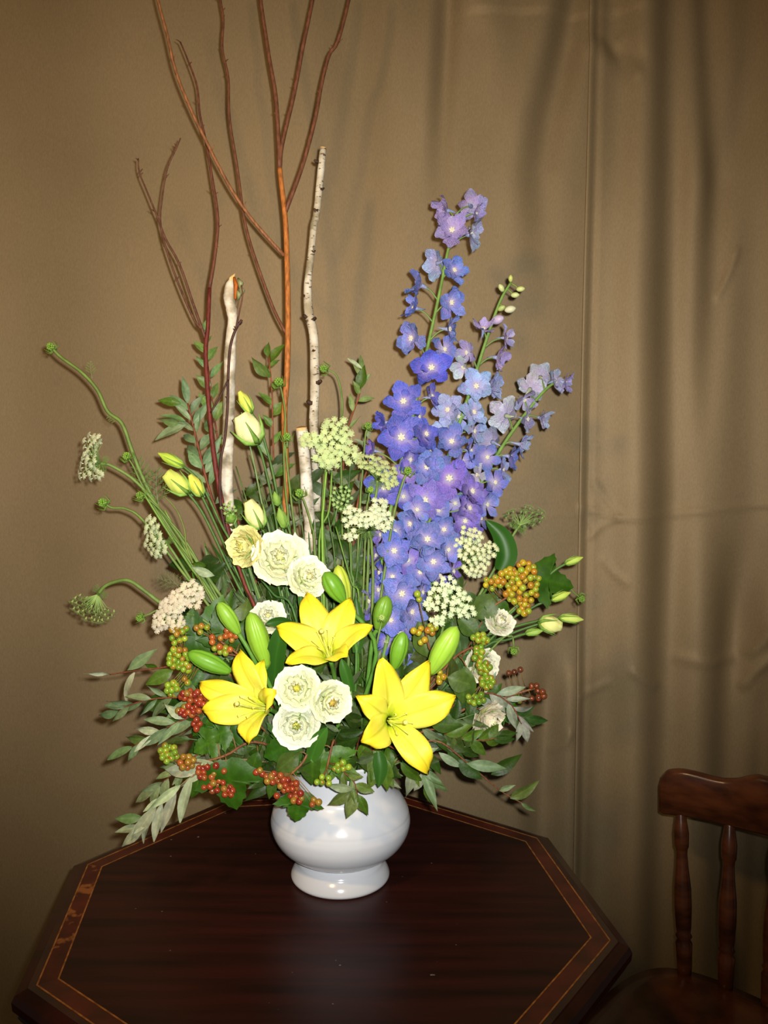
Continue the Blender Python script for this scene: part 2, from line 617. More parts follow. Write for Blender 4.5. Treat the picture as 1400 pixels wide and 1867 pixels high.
def mitre(name, prof, m, k, parent):
    """one side of the octagon swept between two mitred ends; prof = closed list of (apothem, z)"""
    n = len(prof)
    V = []
    for e in (k, (k + 1) % 8):
        for ap, z in prof:
            V.append(ring(ap, z)[e])
    Fc = [(i, (i + 1) % n, n + (i + 1) % n, n + i) for i in range(n)] + [tuple(reversed(range(n))), tuple(range(n, 2 * n))]
    return obj(name, mk(name, V, Fc, m, False), parent)
rg = ring(I2 - LW, TZ) + ring(I2 - LW, TZ - 0.024)
obj('top_panel', mk('top_panel', rg, [tuple(range(8)), tuple(reversed(range(8, 16)))] + [(k, 8 + k, 8 + (k + 1) % 8, (k + 1) % 8) for k in range(8)], M_TABLE, False), tb)
for k in range(8):
    mitre('inlay_strip', [(I2 - LW, TZ - 0.01), (I2, TZ - 0.01), (I2, TZ + 0.0004), (I2 - LW, TZ + 0.0004)], M_INLAY, k, tb)
    bd = mitre('border_plank', [(I2, TZ - 0.022), (I1, TZ - 0.022), (I1, TZ), (I2, TZ)], M_WORN if k == 3 else M_BAND, k, tb)
    if k == 3:
        bd['label'] = 'border plank with finish worn to bare wood'
    mitre('inlay_strip', [(I1, TZ - 0.01), (I1 + LW, TZ - 0.01), (I1 + LW, TZ + 0.0004), (I1, TZ + 0.0004)], M_INLAY, k, tb)
    a = I1 + LW
    ed = mitre('edge_moulding', [(a, TZ - 0.045), (AP - 0.010, TZ - 0.045), (AP - 0.006, TZ - 0.038), (AP - 0.008, TZ - 0.032), (AP, TZ - 0.026), (AP + 0.001, TZ - 0.014), (AP - 0.003, TZ - 0.006), (AP - 0.012, TZ - 0.0025), (AP - 0.016, TZ - 0.001), (AP - 0.018, TZ), (a, TZ)], M_MOULD, k, tb)
rg = ring(AP - 0.05, TZ - 0.024) + ring(AP - 0.05, TZ - 0.10) 
ri = ring(AP - 0.07, TZ - 0.024) + ring(AP - 0.07, TZ - 0.10)
Vv = rg + ri
Fv = []
for k in range(8):
    k2 = (k + 1) % 8
    Fv += [(k, 8 + k, 8 + k2, k2), (16 + k, 16 + k2, 24 + k2, 24 + k), (8 + k, 24 + k, 24 + k2, 8 + k2), (k, k2, 16 + k2, 16 + k)]
obj('apron', mk('apron', Vv, Fv, M_MOULD, False), tb)
prof = smoothprof([(0.10, TZ - 0.024), (0.10, TZ - 0.05), (0.05, TZ - 0.08), (0.045, TZ - 0.18), (0.075, TZ - 0.30), (0.085, TZ - 0.38), (0.05, TZ - 0.46), (0.055, TZ - 0.52), (0.075, 0.17), (0.06, 0.10)], 4)
obj('pedestal', mk('pedestal', *lathe(prof[::-1], 32), M_MOULD), tb)
for k in range(4):
    a = TH + math.pi / 4 + k * math.pi / 2
    d = Vector((math.cos(a), math.sin(a), 0))
    path = crom([d * 0.03 + Vector((0, 0, 0.16)), d * 0.15 + Vector((0, 0, 0.13)), d * 0.26 + Vector((0, 0, 0.06)), d * 0.33 + Vector((0, 0, 0.028))], 5)
    obj('foot', mk('foot', *tubeg(path, [0.034 - 0.008 * i / (len(path) - 1) for i in range(len(path))], 10), M_MOULD), tb)

# ------------------------------------------------------------------ vase
VC = Vector((P(620.5, 1597, 1.387).x, 1.387, TZ))
vs = thing('footed_vase', 'glossy white ceramic footed vase with rounded bowl on the octagonal table', 'vase', VC)
foot = smoothprof([(0.070, 0.0), (0.080, 0.0005), (0.0835, 0.004), (0.083, 0.009), (0.079, 0.017), (0.0735, 0.024), (0.071, 0.029), (0.066, 0.034), (0.063, 0.039)], 4)
obj('vase_foot', mk('vase_foot', *lathe(foot, 72), M_GLAZE), vs)
bowl = smoothprof([(0.055, 0.038), (0.067, 0.0385), (0.083, 0.046), (0.102, 0.061), (0.1135, 0.079), (0.1178, 0.096), (0.1172, 0.106), (0.1158, 0.112), (0.1148, 0.117), (0.1112, 0.125), (0.104, 0.137), (0.0945, 0.147), (0.0885, 0.156), (0.0865, 0.170), (0.0870, 0.192), (0.0905, 0.208), (0.0915, 0.214), (0.0885, 0.216), (0.0840, 0.208), (0.0820, 0.190), (0.0815, 0.160), (0.100, 0.120), (0.100, 0.080), (0.05, 0.05)], 4)
obj('vase_bowl', mk('vase_bowl', *lathe(bowl, 96), M_GLAZE), vs)
MOUTH = VC + Vector((0, 0, 0.200))

# ------------------------------------------------------------------ chair
CZ = 0.455
p0 = P(1237, 1772, 1.62)
def cpt(px, py, y):
    return P(px, py, y)
ch = thing('spindle_back_chair', 'dark varnished wooden chair with turned spindles in front of the folded drape', 'chair', (0.80, 1.42, 0))
# spindle feet and heads follow the curve of the back, which turns towards the viewer on the right
SP = [((1248, 1765), (1241, 1484), 1.575), ((1323, 1788), (1330, 1505), 1.53), ((1402, 1818), (1418, 1530), 1.475), ((1492, 1845), (1512, 1552), 1.41), ((1590, 1870), (1612, 1572), 1.34)]
CZ = P(1248, 1768, 1.575).z
sp_prof = [(0.0, 0.85), (0.03, 0.95), (0.10, 1.0), (0.17, 1.08), (0.195, 0.82), (0.215, 1.06), (0.235, 0.86), (0.27, 0.98), (0.40, 1.12), (0.52, 1.10), (0.66, 0.82), (0.745, 0.72), (0.775, 0.78), (0.79, 0.92), (0.82, 0.96), (0.88, 1.0), (0.95, 0.80), (1.0, 0.66)]
tops = []
for (b0, t0, yy) in SP:
    B = P(b0[0], b0[1], yy)
    B.z = CZ
    T = P(t0[0], t0[1], yy + 0.055)
    tops.append(T)
    path = [B.lerp(T, t) - WM[ch].translation for t, r in sp_prof]
    path[0] = path[0] - Vector((0, 0, 0.02))
    path.append(path[-1] + (path[-1] - path[-2]) * 0.4)
    rr = [0.0150 * r for t, r in sp_prof] + [0.009]
    obj('spindle', mk('spindle', *tubeg(path, rr, 14), M_CHAIR), ch)
# crest rail: outline with a raised ear, a dip and a raised centre
d0 = (tops[-1] - tops[0])
crest_len = 0
cp = crom([P(1203, 1440, 1.655)] + [t + Vector((0, 0, 0.02)) for t in tops] + [tops[-1] + (tops[-1] - tops[-2]) * 0.45], 8)
LN = len(cp) - 1
V, Fc = [], []
def crest_top(px):
    xs = [1200, 1206, 1216, 1232, 1250, 1275, 1300, 1320, 1345, 1365, 1380, 1400, 1440, 1520, 1600, 1640, 1700]
    ys = [1440, 1416, 1404, 1401, 1402, 1408, 1415, 1419, 1419, 1414, 1411, 1416, 1420, 1440, 1450, 1452, 1480]
    return np.interp(px, xs, ys)
def crest_bot(px):
    return np.interp(px, [1200, 1204, 1212, 1250, 1300, 1400, 1500, 1600, 1700], [1470, 1478, 1482, 1486, 1496, 1521, 1544, 1566, 1590])
pxs = np.concatenate([np.linspace(1203.5, 1220, 7), np.linspace(1226, 1645, 46)])
def crest_y(px):
    return np.interp(px, [1200, 1241, 1330, 1418, 1512, 1612, 1660], [1.655, 1.632, 1.587, 1.532, 1.467, 1.397, 1.36])
for px in pxs:
    yy = float(crest_y(px))
    a = P(px, float(crest_bot(px)), yy)
    c = P(px, float(crest_top(px)), yy)
    nrm = Vector((-0.45, -0.89, 0))
    h = (c - a)
    th = 0.024
    e = 0.006
    loop = [a + nrm * (th / 2 - 0.004), a + nrm * (th / 2) + h * 0.04, c + nrm * (th / 2) - h * 0.10, c + nrm * (th / 2 - 0.003) - h * 0.03, c + nrm * (th / 2 - 0.009), c - nrm * (th / 2 - 0.009), c - nrm * (th / 2) - h * 0.08, a - nrm * (th / 2) + h * 0.05, a - nrm * (th / 2 - 0.005)]
    V += [q - WM[ch].translation for q in loop]
nl = 9
for i in range(len(pxs) - 1):
    for k in range(nl):
        k2 = (k + 1) % nl
        Fc.append((i * nl + k, i * nl + k2, (i + 1) * nl + k2, (i + 1) * nl + k))
Fc += [tuple(reversed(range(nl))), tuple((len(pxs) - 1) * nl + k for k in range(nl))]
obj('crest_rail', mk('crest_rail', V, Fc, M_CHAIR), ch)
# saddle seat
bk0, bk1 = P(1248, 1765, 1.575), P(1590, 1870, 1.34)
ax = Vector((bk1.x - bk0.x, bk1.y - bk0.y, 0)).normalized()
fwd = Vector((ax.y, -ax.x, 0))
mid = Vector(((bk0.x + bk1.x) / 2, (bk0.y + bk1.y) / 2, 0))
sc = mid + fwd * 0.185
V, Fc = [], []
NR, NS = 7, 48
for r in range(NR + 1):
    f = r / NR
    for k in range(NS):
        a = 2 * math.pi * k / NS
        ca, sa = math.cos(a), math.sin(a)
        e = 0.55
        x = 0.235 * math.copysign(abs(ca) ** e, ca)
        y = 0.215 * math.copysign(abs(sa) ** e, sa)
        z = CZ - 0.012 * math.exp(-((f - 0.45) / 0.35) ** 2) - (0.006 if r == NR else 0)
        q = sc + ax * (x * f) + fwd * (-y * f) + Vector((0, 0, z))
        V.append(q - WM[ch].translation)
top_n = len(V)
for k in range(NS):
    V.append(V[NR * NS + k] - Vector((0, 0, 0.022)))
for k in range(NS):
    q = V[NR * NS + k]
    cc = sc + Vector((0, 0, 0)) - WM[ch].translation
    V.append(Vector((cc.x + (q.x - cc.x) * 0.94, cc.y + (q.y - cc.y) * 0.94, q.z - 0.032)))
for r in range(NR + 2):
    for k in range(NS):
        k2 = (k + 1) % NS
        Fc.append((r * NS + k, (r + 1) * NS + k, (r + 1) * NS + k2, r * NS + k2))
Fc.append(tuple(range((NR + 2) * NS, (NR + 3) * NS)))
obj('seat', mk('seat', V, Fc, M_CHAIR), ch)
lt = []
for sx, sy in ((-1, -1), (1, -1), (-1, 1), (1, 1)):
    a = sc + ax * (0.165 * sx) + fwd * (0.15 * sy) + Vector((0, 0, CZ - 0.02))
    b_ = sc + ax * (0.215 * sx) + fwd * (0.20 * sy)
    path = [a.lerp(b_, t) - WM[ch].translation for t in (0, .08, .2, .3, .33, .36, .5, .62, .7, .73, .76, .9, 1.0)]
    rr = [.014, .016, .020, .017, .021, .017, .021, .019, .015, .019, .015, .013, .011]
    obj('leg', mk('leg', *tubeg(path, rr, 12), M_CHAIR), ch)
    lt.append((a, b_))
for i, j, t in ((0, 1, .55), (2, 3, .5), (0, 2, .62), (1, 3, .62)):
    A_, B_ = lt[i][0].lerp(lt[i][1], t), lt[j][0].lerp(lt[j][1], t)
    path = [A_.lerp(B_, k / 8) - WM[ch].translation for k in range(9)]
    obj('stretcher', mk('stretcher', *tubeg(path, [.008, .009, .011, .013, .014, .013, .011, .009, .008], 10), M_CHAIR), ch)
#@@PLANTS
# ------------------------------------------------------------------ plant meshes (shared)
VIEW = Vector((0, 1, 0))

def leaf_mesh(name, m, width, fold=0.18, curl=0.25, wave=0.02, peak=0.42, nu=4, nv=7, twist=0.0):
    """blade of unit length along +Y, facing +Z"""
    V, rib = [], []
    for i in range(nu + 1):
        u = 2 * i / nu - 1
        for j in range(nv + 1):
            t = j / nv
            ww = width * 0.53 * (math.sin(math.pi * min(1, t ** (math.log(.5) / math.log(peak)))) ** 1.1)
            x = u * ww
            z = fold * abs(x) - curl * t * t + wave * math.sin(7 * t + 2 * u) * abs(u)
            tw = twist * t
            V.append((x * math.cos(tw), t - 0.12 * curl * t * t, z + x * math.sin(tw)))
            rib.append(abs(u))
    return mk(name, V, gridf(nu, nv), m, True, {'rib': rib})

LEAF_N = [leaf_mesh('leaf', M_SILVER, w_, f_, c_, 0.03, .45, 4, 7, t_) for w_, f_, c_, t_ in ((.27, .3, .12, .2), (.31, .4, .3, -.5), (.23, .5, -.15, .7), (.29, .2, .5, -.2))]
LEAF_O = [leaf_mesh('leaf', M_LEAF, w_, f_, c_, 0.03, .42, 4, 7, t_) for w_, f_, c_, t_ in ((.42, .3, .15, .2), (.38, .35, .35, -.4), (.48, .2, .1, .1), (.36, .4, .45, -.2))]
LEAF_B = [leaf_mesh('leaf', M_LEAF, w_, f_, c_, 0.03, .45, 4, 8, t_) for w_, f_, c_, t_ in ((.62, .25, .15, .1), (.55, .3, .3, -.2))]
LEAF_S = [leaf_mesh('leaf', M_LEAF, w_, f_, c_, 0.01, .5, 2, 8, t_) for w_, f_, c_, t_ in ((.09, .3, .25, .4), (.12, .3, -.2, -.5))]
KINDS = {'silver': LEAF_N, 'green': LEAF_O, 'broad': LEAF_B, 'strap': LEAF_S}
LCOL = {'silver': [rgb(146, 164, 134), rgb(120, 144, 106), rgb(168, 182, 154), rgb(96, 126, 78)],
        'green': [rgb(64, 96, 30), rgb(48, 78, 26), rgb(80, 110, 40), rgb(92, 116, 66)],
        'broad': [rgb(54, 88, 26), rgb(44, 76, 24), rgb(70, 96, 44)],
        'strap': [rgb(66, 110, 44), rgb(50, 92, 36)]}

def lobed_mesh(name, lobes=3):
    """toothed three lobed leaf, unit length, stalk at the origin"""
    prof = [(0, 0), (.10, -.06), (.24, -.02), (.34, .06), (.40, .16), (.50, .24), (.53, .34), (.64, .46), (.56, .47), (.50, .52), (.42, .49), (.36, .53), (.26, .50), (.26, .60), (.22, .66), (.22, .76), (.15, .80), (.12, .89), (.06, .93), (0, 1.0)]
    half = prof
    out = half + [(-x, y) for x, y in half[-2:0:-1]]
    n = len(out)
    cen = (0, 0.38)
    V, rib, Fc = [], [], []
    fr = (0.04, 0.4, 0.75, 1.0)
    for f in fr:
        for x, y in out:
            X, Yv = cen[0] + (x - cen[0]) * f, cen[1] + (y - cen[1]) * f
            V.append((X, Yv, 0.22 * abs(X) - 0.35 * X * X - 0.25 * Yv * Yv + 0.03 * math.sin(9 * Yv + 5 * X)))
            rib.append(min(abs(X) * 2.2, abs(abs(X) - max(0, Yv - 0.05) * 1.1) * 2.2, 1))
    for r in range(len(fr) - 1):
        for k in range(n):
            k2 = (k + 1) % n
            Fc.append((r * n + k, (r + 1) * n + k, (r + 1) * n + k2, r * n + k2))
    Fc.append(tuple(range(n)))
    return mk(name, V, Fc, M_LEAF, True, {'rib': rib})
LEAF_L = [lobed_mesh('lobed_leaf')]
KINDS['lobed'] = LEAF_L
LCOL['lobed'] = [rgb(54, 98, 22), rgb(46, 86, 20), rgb(62, 104, 28)]

def add_leaf(root, base, d, L, kind, normal=None, color=None, name='leaf', parent=None):
    if normal is None:
        normal = Vector((random.uniform(-.6, .6), -1, random.uniform(-.3, .7)))
    me = random.choice(KINDS[kind])
    return obj(name, me, parent or root, frame(base, d, normal, L), color or jit(random.choice(LCOL[kind]), .15))

def mouth(p, spread=0.055):
    """a point inside the vase mouth on the side of p"""
    d = Vector((p[0] - MOUTH.x, p[1] - MOUTH.y, 0))
    if d.length > 1e-6:
        d = d.normalized()
    return MOUTH + d * random.uniform(0.2, 1) * spread + Vector((random.uniform(-.012, .012), random.uniform(-.012, .012), -0.045))

def to_vase(p, d_in, sag=0.35):
    """stem points from a flower base p (leaving along d_in) down into the vase mouth"""
    m_ = mouth(p)
    p = Vector(p)
    L = (p - m_).length
    a = p + Vector(d_in).normalized() * L * sag
    b = m_ + Vector(((p.x - m_.x) * 0.10, (p.y - m_.y) * 0.10, 0.30 * L + 0.0))
    b.z = min(b.z, max(p.z, m_.z + 0.03))
    return [p, a, b.lerp(m_, 0.25), m_]

def pix(pts, y0=None):
    """list of (px,py[,y]) to world points"""
    out = []
    for q in pts:
        out.append(P(q[0], q[1], q[2] if len(q) > 2 else y0))
    return out

MARKS = [(581, 1145, 'the top yellow lily'), (430, 1270, 'the left yellow lily'), (740, 1300, 'the right yellow lily'), (511, 1014, 'the largest white bloom'), (441, 996, 'the creamy yellow bloom'), (564, 1050, 'the third upper white bloom'),
         (541, 1255, 'the round white bloom'), (540, 1324, 'the lowest white bloom'), (606, 1281, 'the white bloom facing right'), (914, 1130, 'the small white bloom at the right'), (897, 1316, 'the drooping cream bloom'), (320, 1105, 'the cream lace flower'),
         (672, 950, 'the three armed lace flower'), (608, 808, 'the large greenish lace flower'), (865, 1005, 'the airy lace flower'), (818, 1095, 'the open lace flower'), (325, 1195, 'the trailing green berries'), (352, 1285, 'the red berries by the left lily'),
         (390, 1420, 'the lower left berries'), (525, 1430, 'the red berries on the vase'), (935, 1070, 'the yellow-orange berries'), (875, 1220, 'the string of green berries'), (456, 1166, 'the plump upright lily bud'), (415, 1128, 'the slim leaning lily bud'), (810, 1185, 'the large pale lily bud'),
         (697, 1115, 'the lily bud before the delphiniums'), (465, 937, 'the smooth cream bud'), (325, 880, 'the frayed yellow-green bud'), (555, 880, 'the shortest birch stick'), (415, 860, 'the peeling birch stick'), (520, 820, 'the orange branch'), (575, 720, 'the tallest birch stick'),
         (635, 1450, 'the sprig over the vase front'), (730, 1080, 'the lowest delphinium florets'), (700, 880, 'the deep blue florets'), (642, 1085, 'the top lily buds'), (605, 1410, 'the few green berries'), (770, 1430, 'the drooping mixed sprig'), (280, 980, 'the small left lace flower'), (452, 780, 'the pale half open bud')]
USED = set()

def beside(what, px, py):
    """a label that says next to which flower a filling sprig stands"""
    for mx, my, nm in sorted(MARKS, key=lambda m_: math.hypot(m_[0] - px, m_[1] - py)):
        dx, dy = px - mx, py - my
        if math.hypot(dx, dy) < 22:
            w_ = 'behind'
        elif abs(dx) > abs(dy):
            w_ = 'right of' if dx > 0 else 'left of'
        else:
            w_ = 'below' if dy > 0 else 'above'
        lab = what + ' ' + w_ + ' ' + nm
        if lab not in USED:
            USED.add(lab)
            return lab

# ------------------------------------------------------------------ branches
def twig_part(name, root, pts, y, r0, r1, col, parent=None, spurs=0):
    W_ = pix(pts, y) if not callable(y) else [P(a, b, y(a, b)) for a, b in pts]
    k = mpp(W_[len(W_) // 2])
    o = tube(name, root, W_, r0 * k, r1 * k, M_BARK, col, 7, 4, parent)
    for s in range(spurs):
        i = random.randrange(1, len(W_) - 1)
        t = random.random()
        p = W_[i].lerp(W_[i + 1] if i + 1 < len(W_) else W_[i - 1], t)
        dd = (W_[i + 1] - W_[i]).normalized()
        if dd.z < 0:
            dd = -dd
        side = Vector((random.choice((-1, 1)), random.uniform(-.5, .5), 0))
        q = p + (dd * 0.8 + side * 0.7).normalized() * random.uniform(5, 13) * k
        tube('spur', root, [p, p.lerp(q, .55) + dd * k, q], 1.3 * k, .6 * k, M_BARK, col, 5, 2, o)
    return o

RB = rgb(112, 70, 48)
t = thing('bare_twig', 'tall orange-brown bare branch forking into long twigs above the arrangement', 'branch', P(520, 940, 1.50), 'bare branches')
yt = lambda a, b: 1.50 + 0.10 * max(0, (900 - b)) / 900
twig_part('main_stem', t, [(600, 1330), (560, 1150), (530, 1010), (520, 946), (522, 864), (518, 757), (523, 686), (525, 579), (523, 471), (520, 400), (512, 328), (510, 307)], yt, 6.8, 4.6, rgb(176, 108, 50))
twig_part('side_twig', t, [(510, 307), (507, 243), (502, 171), (491, 107), (475, 0), (468, -70)], yt, 4.4, 3.2, RB, None, 5)
twig_part('side_twig', t, [(510, 307), (514, 264), (536, 171), (552, 86), (570, 0), (582, -70)], yt, 4.2, 3.2, RB, None, 3)
twig_part('side_twig', t, [(520, 387), (552, 300), (575, 214), (586, 154), (600, 100), (616, 75), (636, 0), (646, -60)], yt, 4.0, 3.0, RB, None, 5)
yd = lambda a, b: 1.55 - 0.06 * (516 - a) / 230
twig_part('side_twig', t, [(518, 466), (477, 421), (446, 382), (414, 332), (379, 264), (350, 204), (321, 132), (304, 61), (288, 0), (280, -60)], yd, 3.6, 2.6, rgb(140, 92, 56), None, 8)
ye = lambda a, b: 1.535 + 0.08 * (607 - b) / 607
twig_part('side_twig', t, [(522, 609), (499, 564), (470, 486), (452, 429), (443, 386), (432, 304), (418, 214), (416, 143), (405, 89), (407, 36), (402, 0), (399, -60)], ye, 3.0, 2.2, RB, None, 8)
t = thing('bare_twig', 'dark red bare branch with thin twigs beside the white-barked stick on the left', 'branch', P(413, 957, 1.48), 'bare branches')
y2 = lambda a, b: 1.48 + 0.12 * max(0, (900 - b)) / 900
RD = rgb(106, 42, 34)
twig_part('main_stem', t, [(540, 1330), (470, 1130), (430, 1010), (413, 957), (395, 864), (384, 775), (375, 650), (379, 596), (382, 525)], y2, 6.0, 3.6, RD)
twig_part('side_twig', t, [(382, 525), (391, 471), (397, 400), (386, 321), (375, 257), (364, 207), (359, 157), (343, 111), (329, 77)], y2, 3.4, 1.4, rgb(110, 66, 48), None, 9)
twig_part('side_twig', t, [(374, 616), (352, 554), (327, 482), (302, 436), (287, 396), (270, 354), (254, 314), (252, 289)], y2, 2.8, 1.2, rgb(100, 66, 50), None, 6)
twig_part('side_twig', t, [(372, 604), (352, 579), (316, 493), (293, 414), (296, 357), (305, 307), (321, 271), (329, 252)], y2, 2.4, 1.2, rgb(100, 66, 50), None, 6)
t = thing('bare_twig', 'thin dark twig crossing the peeling white birch stick', 'branch', P(384, 750, 1.46), 'bare branches')
twig_part('main_stem', t, [(500, 1260), (440, 1060), (405, 940), (402, 846), (410, 800), (415, 740), (416, 686), (420, 632), (430, 600), (441, 583)], 1.470, 2.6, 2.4, rgb(74, 46, 38), None, 4)
twig_part('side_twig', t, [(416, 692), (400, 726), (384, 752)], 1.468, 1.8, 1.6, rgb(74, 46, 38))
twig_part('side_twig', t, [(430, 602), (436, 570), (442, 540), (440, 520)], 1.468, 1.8, 1.2, rgb(96, 60, 44))
t = thing('bare_twig', 'short dark red stem leaning among the white blooms', 'branch', P(437, 1050, 1.36), 'bare branches')
twig_part('main_stem', t, [(560, 1330), (500, 1190), (464, 1105), (448, 1070), (437, 1040), (425, 1010)], 1.37, 3.8, 3.2, rgb(112, 48, 36))

def birch(label, pts, y, knots, tint, top='cut', extra=None):
    W_ = [P(a, b, y(a, b)) for a, b, r in pts]
    k = mpp(W_[0])
    t = thing('birch_stick', label, 'stick', W_[-1], 'birch sticks')
    path = crom(W_, 5)
    rs = np.interp(np.linspace(0, len(pts) - 1, len(path)), range(len(pts)), [q[2] * k for q in pts])
    rs = [r * (1 + random.uniform(-.05, .05)) for r in rs]
    v, f = tubeg(path, rs, 14)
    inv = WM[t].inverted()
    obj('bark', mk('bark', [inv @ q for q in v], f, M_BIRCH), t, color=tint)
    d = (path[0] - path[1]).normalized()
    r = rs[0]
    if top == 'cut':
        dd = (d + Vector((0, -.45, 0))).normalized()
        v, f = tubeg([path[0] - d * r * .3, path[0] + dd * r * .45], [r * .97, r * .90], 14)
    else:
        v, f = tubeg([path[0] - d * r * .5, path[0] + d * r * .8, path[0] + d * r * 1.8 + Vector((r * .5, 0, 0)), path[0] + d * r * 2.6 + Vector((r * .9, 0, 0))], [r * .95, r * .85, r * .5, r * .08], 10)
    obj('cut_end', mk('cut_end', [inv @ q for q in v], f, M_CUT), t)
    for (a, b, sz, side) in knots:
        p = P(a, b, y(a, b) - 0.004)
        kk = mpp(p)
        q = p + Vector((side * sz * kk, -0.6 * sz * kk, sz * .6 * kk))
        v, f = tubeg([p - Vector((side * 4 * kk, 0, 0)), p, p.lerp(q, .6), q], [sz * .9 * kk, sz * .8 * kk, sz * .62 * kk, sz * .5 * kk], 8)
        obj('knot', mk('knot', [inv @ z for z in v], f, M_KNOT), t)
    if extra:
        extra(t, inv)
    return t

yb = lambda a, b: 1.535 + 0.05 * max(0, (900 - b)) / 900
birch('tallest birch stick with speckled grey and white bark and a pale broken top', [(589, 271, 6), (584, 321, 6.5), (577, 389, 6.5), (572, 411, 6.5), (568, 457, 6.5), (561, 518, 7), (563, 571, 8.5), (572, 614, 8.5), (574, 704, 8.5), (572, 775, 8.5), (577, 864, 9), (579, 930, 9), (592, 1100, 9), (606, 1320, 9)], yb,
      [(577, 295, 4, -1), (588, 345, 3, 1), (576, 384, 4, -1), (572, 459, 3, 1), (558, 578, 5, -1), (571, 583, 5, 1), (572, 641, 6, 0.2), (580, 698, 6, 1), (566, 735, 6, -1), (557, 540, 3, -1.2)], (.80, .77, .68, 1))
def peel(t, inv):
    # curled strip of inner bark and a scrap of lichen at the split top
    k = mpp(P(424, 520, 1.50))
    v, f = tubeg(pix([(427, 505, 1.485), (430, 520, 1.483), (429, 545, 1.484)]), [2 * k, 4 * k, 2.5 * k], 6)
    o = obj('inner_bark', mk('inner_bark', [inv @ q for q in v], f, M_BARK), t, color=rgb(186, 98, 30))
    for a, b, r in ((437, 520, 7), (440, 533, 6), (434, 540, 6)):
        v, f = tubeg(pix([(a - 3, b - 12, 1.488), (a + 2, b - 3, 1.480), (a, b + 6, 1.486)]), [r * .3 * k, r * .8 * k, r * .4 * k], 7)
        obj('lichen_scrap', mk('lichen_scrap', [inv @ q for q in v], f, M_BUD), t, color=rgb(136, 142, 96))
y3 = lambda a, b: 1.50
birch('peeling white birch stick with a splintered orange top on the left', [(421, 512, 5), (419, 522, 9), (418, 543, 11), (421, 560, 10), (424, 585, 9), (420, 632, 10.5), (418, 704, 11), (416, 793, 11), (415, 907, 11), (440, 1050, 11), (545, 1310, 10)], y3,
      [(437, 590, 4, 1), (414, 818, 5, .3), (408, 800, 3, -1)], (.96, .92, .84, .15), 'splinter', peel)
birch('shortest birch stick with clean white bark and a flat sawn top', [(550, 784, 11), (556, 846, 11), (561, 918, 11.5), (565, 957, 11), (567, 1020, 11), (575, 1120, 11), (590, 1310, 10)], lambda a, b: 1.47,
      [(556, 858, 5, 0.1), (566, 905, 3, .5)], (.92, .91, .88, .5))

# ------------------------------------------------------------------ leafy sprigs
def sprig(label, pts, L, n, kind, col=None, wood=None, start=0.12, spread=48, group='leafy sprigs', lv=None, name='leafy_sprig', tip=True, to_mouth=True, r=2.0, cat='foliage'):
    """a woody or green stem through pixel points (base to tip) with alternate leaves of L px"""
    W_ = pix(pts)
    if to_mouth:
        m_ = mouth(W_[0])
        mid_ = W_[0].lerp(m_, .5) + Vector((0, 0, .012))
        full = [m_, mid_] + W_
    else:
        full = W_
    k = mpp(W_[0])
    t = thing(name, label, cat, full[0], group)
    tube('twig', t, full, r * 1.25 * k, r * .5 * k, M_BARK if wood else M_STEM, wood or rgb(86, 118, 56), 6, 4)
    path = crom(W_, 10)
    NP = len(path) - 1
    for i in range(n):
        f = start + (1 - start) * (i + random.uniform(-.25, .25)) / max(1, n)
        f = min(0.97, max(0, f))
        idx = min(NP - 1, int(f * NP))
        p = path[idx]
        d = (path[idx + 1] - path[idx]).normalized()
        side = d.cross(VIEW)
        if side.length < 1e-4:
            side = Vector((1, 0, 0))
        side = side.normalized() * (1 if i % 2 else -1)
        a = math.radians(spread + random.uniform(-16, 16)) * (1.0 - .3 * f)
        ld = d * math.cos(a) + side * math.sin(a) + Vector((0, random.uniform(-.45, .35), random.uniform(-.12, .1)))
        ll = L * k * random.uniform(.75, 1.15) * (1.05 - .35 * f)
        kd = kind if isinstance(kind, str) else random.choice(kind)
        add_leaf(t, p, ld, ll, kd, None, jit(col, .2) if col else None)
    if tip:
        d = (path[-1] - path[-3]).normalized()
        kd = kind if isinstance(kind, str) else kind[0]
        add_leaf(t, path[-1] - d * .002, d + Vector((random.uniform(-.2, .2), 0, .05)), L * k * .8, kd, None, jit(col, .2) if col else None)
    for (bx, by, tx, ty, y, kd) in (lv or []):
        a_, b_ = P(bx, by, y), P(tx, ty, y - .01)
        add_leaf(t, a_, b_ - a_, (b_ - a_).length, kd)
    return t

WD = rgb(120, 66, 42)
SV = rgb(150, 166, 140)
SG = rgb(104, 130, 92)
# left side, spreading low
sprig('sprig with a long bare red stem poking out furthest left at mid height', [(430, 1195, 1.33), (310, 1215, 1.34), (240, 1224, 1.34), (200, 1230, 1.34)], 44, 0, 'silver', SG, WD, lv=[(232, 1222, 285, 1184, 1.335, 'silver'), (245, 1226, 208, 1284, 1.335, 'silver'), (200, 1229, 154, 1224, 1.335, 'silver'), (316, 1222, 262, 1250, 1.33, 'green'), (288, 1218, 262, 1212, 1.345, 'green')], tip=False)
sprig('silver-green sprig reaching left below the red stemmed sprig', [(400, 1280, 1.30), (320, 1272, 1.30), (260, 1278, 1.30), (215, 1296, 1.30)], 66, 11, 'silver', SG, WD, spread=35)
sprig('grey-leaved sprig under the red berries pointing down left', [(400, 1300, 1.27), (335, 1312, 1.27), (290, 1335, 1.27), (240, 1362, 1.27)], 72, 10, ['silver', 'silver', 'green'], None, WD, spread=30)
sprig('long pale silver sprig hanging over the left back edge of the table', [(420, 1385, 1.25), (355, 1412, 1.24), (300, 1460, 1.24), (262, 1505, 1.24)], 82, 10, 'silver', rgb(176, 190, 160), rgb(140, 120, 84), spread=28, lv=[(262, 1490, 204, 1496, 1.245, 'silver'), (258, 1508, 206, 1514, 1.245, 'silver'), (285, 1470, 236, 1536, 1.235, 'silver')])
